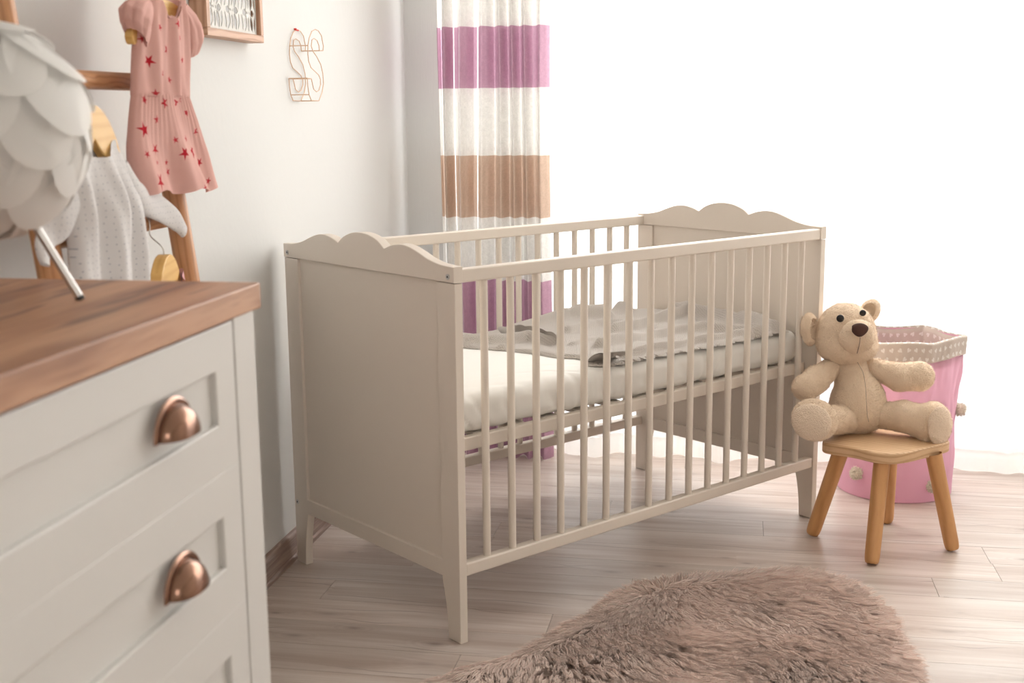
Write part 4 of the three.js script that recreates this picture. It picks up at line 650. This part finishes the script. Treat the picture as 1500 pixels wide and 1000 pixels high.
{ // lower hanger with a bit of pink cloth behind the dresser
  const p = onX(240, 378, -0.925); const X = -0.925;
  hanger('pale wooden hanger with pink cloth hooked on the middle rung', p.z, p.y - 0.008, X, 0.085, 0.062, RUNG[3], 'wooden clothes hangers', 0.24, 0.016);
  const q = onX(264, 412, X), base = V3(X, q.y - 0.12, q.z);
  const c = thing('pink_garment', 'small pink garment on the lower hanger behind the dresser', 'garment', [X, q.y - 0.2, p.z]);
  const m = mat([0.72, 0.40, 0.41], 0.9, { side: THREE.DoubleSide });
  wpart('cloth', grid(120, 30, (u, v) => { const an = u * Math.PI * 2, cs = Math.cos(an), sn = Math.sin(an), y = lerp(p.y - 0.046 + 0.020 * Math.pow(Math.abs(cs), 4), p.y - 0.24, v), h = lerp(0.070, 0.1, smooth(0, 0.5, v)); const zc = p.z - 0.004; return [X - 0.006 + sn * 0.02 + 0.004 * Math.sin(cs * 12 + y * 10), y, zc + h * cs]; }, true), m, c);
}

// ------------------------------------------------------------------ picture and wire letter on the wall
{
  const a = onX(304.5, 50.5, -1.047), b = onX(387, 64, -1.047), y0 = (a.y + b.y) / 2, zL = a.z, zR = b.z, w = Math.abs(zR - zL), h = w, xF = -1.047, xB = WX, t = 0.016;
  const c = thing('paper_cut_picture', 'white cut-paper leaf pattern in a deep light wood frame', 'picture', [WX, y0, (zL + zR) / 2]);
  const fr = (z0, z1, ya, yb) => metreUV(bx(xB + 0.0005, xF, ya, yb, Math.min(z0, z1), Math.max(z0, z1), 0.0015), Math.abs(z1 - z0) > yb - ya ? 'z' : 'y', 0.3, 0.02);
  wpart('frame_bar', fr(zL, zR, y0, y0 + t), M.frame, c); wpart('frame_bar', fr(zL, zR, y0 + h - t, y0 + h), M.frame, c); wpart('frame_bar', fr(zL, zL - t, y0 + t, y0 + h - t), M.frame, c); wpart('frame_bar', fr(zR + t, zR, y0 + t, y0 + h - t), M.frame, c);
  wpart('backing', bx(xF - 0.026, xF - 0.022, y0 + t, y0 + h - t, zR + t, zL - t), mat([0.93, 0.93, 0.93], 0.8), c, 'white backing card');
  // cut sheet: leaves, eyes and buds cut out of a card that stands off the backing
  const sz = w - 2 * t, n = 3, cell = sz / n, sh = new THREE.Shape(); sh.moveTo(0, 0); sh.lineTo(sz, 0); sh.lineTo(sz, sz); sh.lineTo(0, sz); sh.lineTo(0, 0);
  const lens = (cx, cy, len, wid, rot) => { const p = new THREE.Path(), pts = []; for (let k = 0; k < 20; k++) { const s = k < 10 ? k / 10 : (20 - k) / 10, sg = k < 10 ? 1 : -1, x = (s - 0.5) * len, y = sg * wid * Math.sin(s * Math.PI) * 0.5; pts.push(new THREE.Vector2(cx + x * Math.cos(rot) - y * Math.sin(rot), cy + x * Math.sin(rot) + y * Math.cos(rot))); } p.setFromPoints(pts); p.closePath(); sh.holes.push(p); };
  const hp = Math.PI / 2, m0 = 0.004;
  for (let i = 0; i < n; i++) for (let j = 0; j < n; j++) {
    const X = (i + 0.5) * cell, Y = (j + 0.5) * cell;
    for (const s of [-1, 1]) { lens(X, Y + s * cell * 0.265, cell * 0.36, cell * 0.13, hp); for (const q of [-1, 1]) { lens(X + q * cell * 0.19, Y + s * cell * 0.25, cell * 0.42, cell * 0.19, hp - q * s * 0.24); lens(X + q * cell * 0.385, Y + s * cell * 0.24, cell * 0.40, cell * 0.12, hp + q * s * 0.16); } }
    for (const q of [-1, 1]) { lens(X + q * cell * 0.24, Y, cell * 0.26, cell * 0.17, 0); lens(X + q * cell * 0.065, Y, cell * 0.10, cell * 0.05, hp); }
  }
  const g = new THREE.ExtrudeGeometry(sh, { depth: 0.002, bevelEnabled: false }).rotateY(Math.PI / 2).translate(xF - 0.012, y0 + t, zL - t);
  wpart('cut_paper', g, mat([0.80, 0.79, 0.76], 0.85), c, 'off-white card with leaf-shaped cut-outs');
}
{ // wire letter: two outlines of an S joined by cross bars
  const X1 = -1.034, X0 = -1.081, P = (x, y) => { const p = onX(370 + x / 5.556, y / 5.556, X1); return [p.z, p.y]; };
  const out = [[573, 412], [576, 375], [560, 290], [535, 250], [510, 239], [482, 255], [460, 310], [451, 370], [450, 440], [457, 500], [475, 550], [510, 582], [538, 610], [552, 645], [553, 690], [540, 735], [520, 747], [497, 725], [485, 670], [478, 640], [445, 636], [450, 700], [460, 770], [478, 817], [540, 820], [566, 750], [577, 680], [572, 600], [555, 525], [520, 458], [490, 415], [478, 375], [483, 325], [500, 313], [525, 330], [540, 370], [543, 412]].map(([x, y]) => P(x, y));
  const c = thing('wire_letter', 'copper wire letter S hung on the white wall', 'wall letter', [WX, Math.min(...out.map((q) => q[1])), out[12][0]]);
  const at = (X) => out.map(([z, y]) => V3(X, y, z));
  for (const X of [X1, X0]) wpart('outline', polyTube([...at(X), at(X)[0]], 0.0012, 6), M.copper, c, 'bent copper wire outline');
  for (const k of [0, 7, 20, 22, 24, 36, 19]) wpart('cross_bar', bar(V3(X0, out[k][1], out[k][0]), V3(X1, out[k][1], out[k][0]), 0.0013, 0.0013, 8), M.copper, c);
  const tp = out[4]; wpart('hanging_loop', merge([bar(V3(WX - 0.004, tp[1] + 0.001, tp[0] + 0.01), V3(X0 + 0.002, tp[1] + 0.001, tp[0] + 0.01), 0.0022, 0.0022, 8), bar(V3(X0, tp[1] - 0.001, tp[0] + 0.012), V3(X0, tp[1] - 0.001, tp[0] - 0.008), 0.002, 0.002, 8)]), mat([0.7, 0.05, 0.04], 0.7), c, 'red hanging thread');
}
renderer.render(scene, camera);
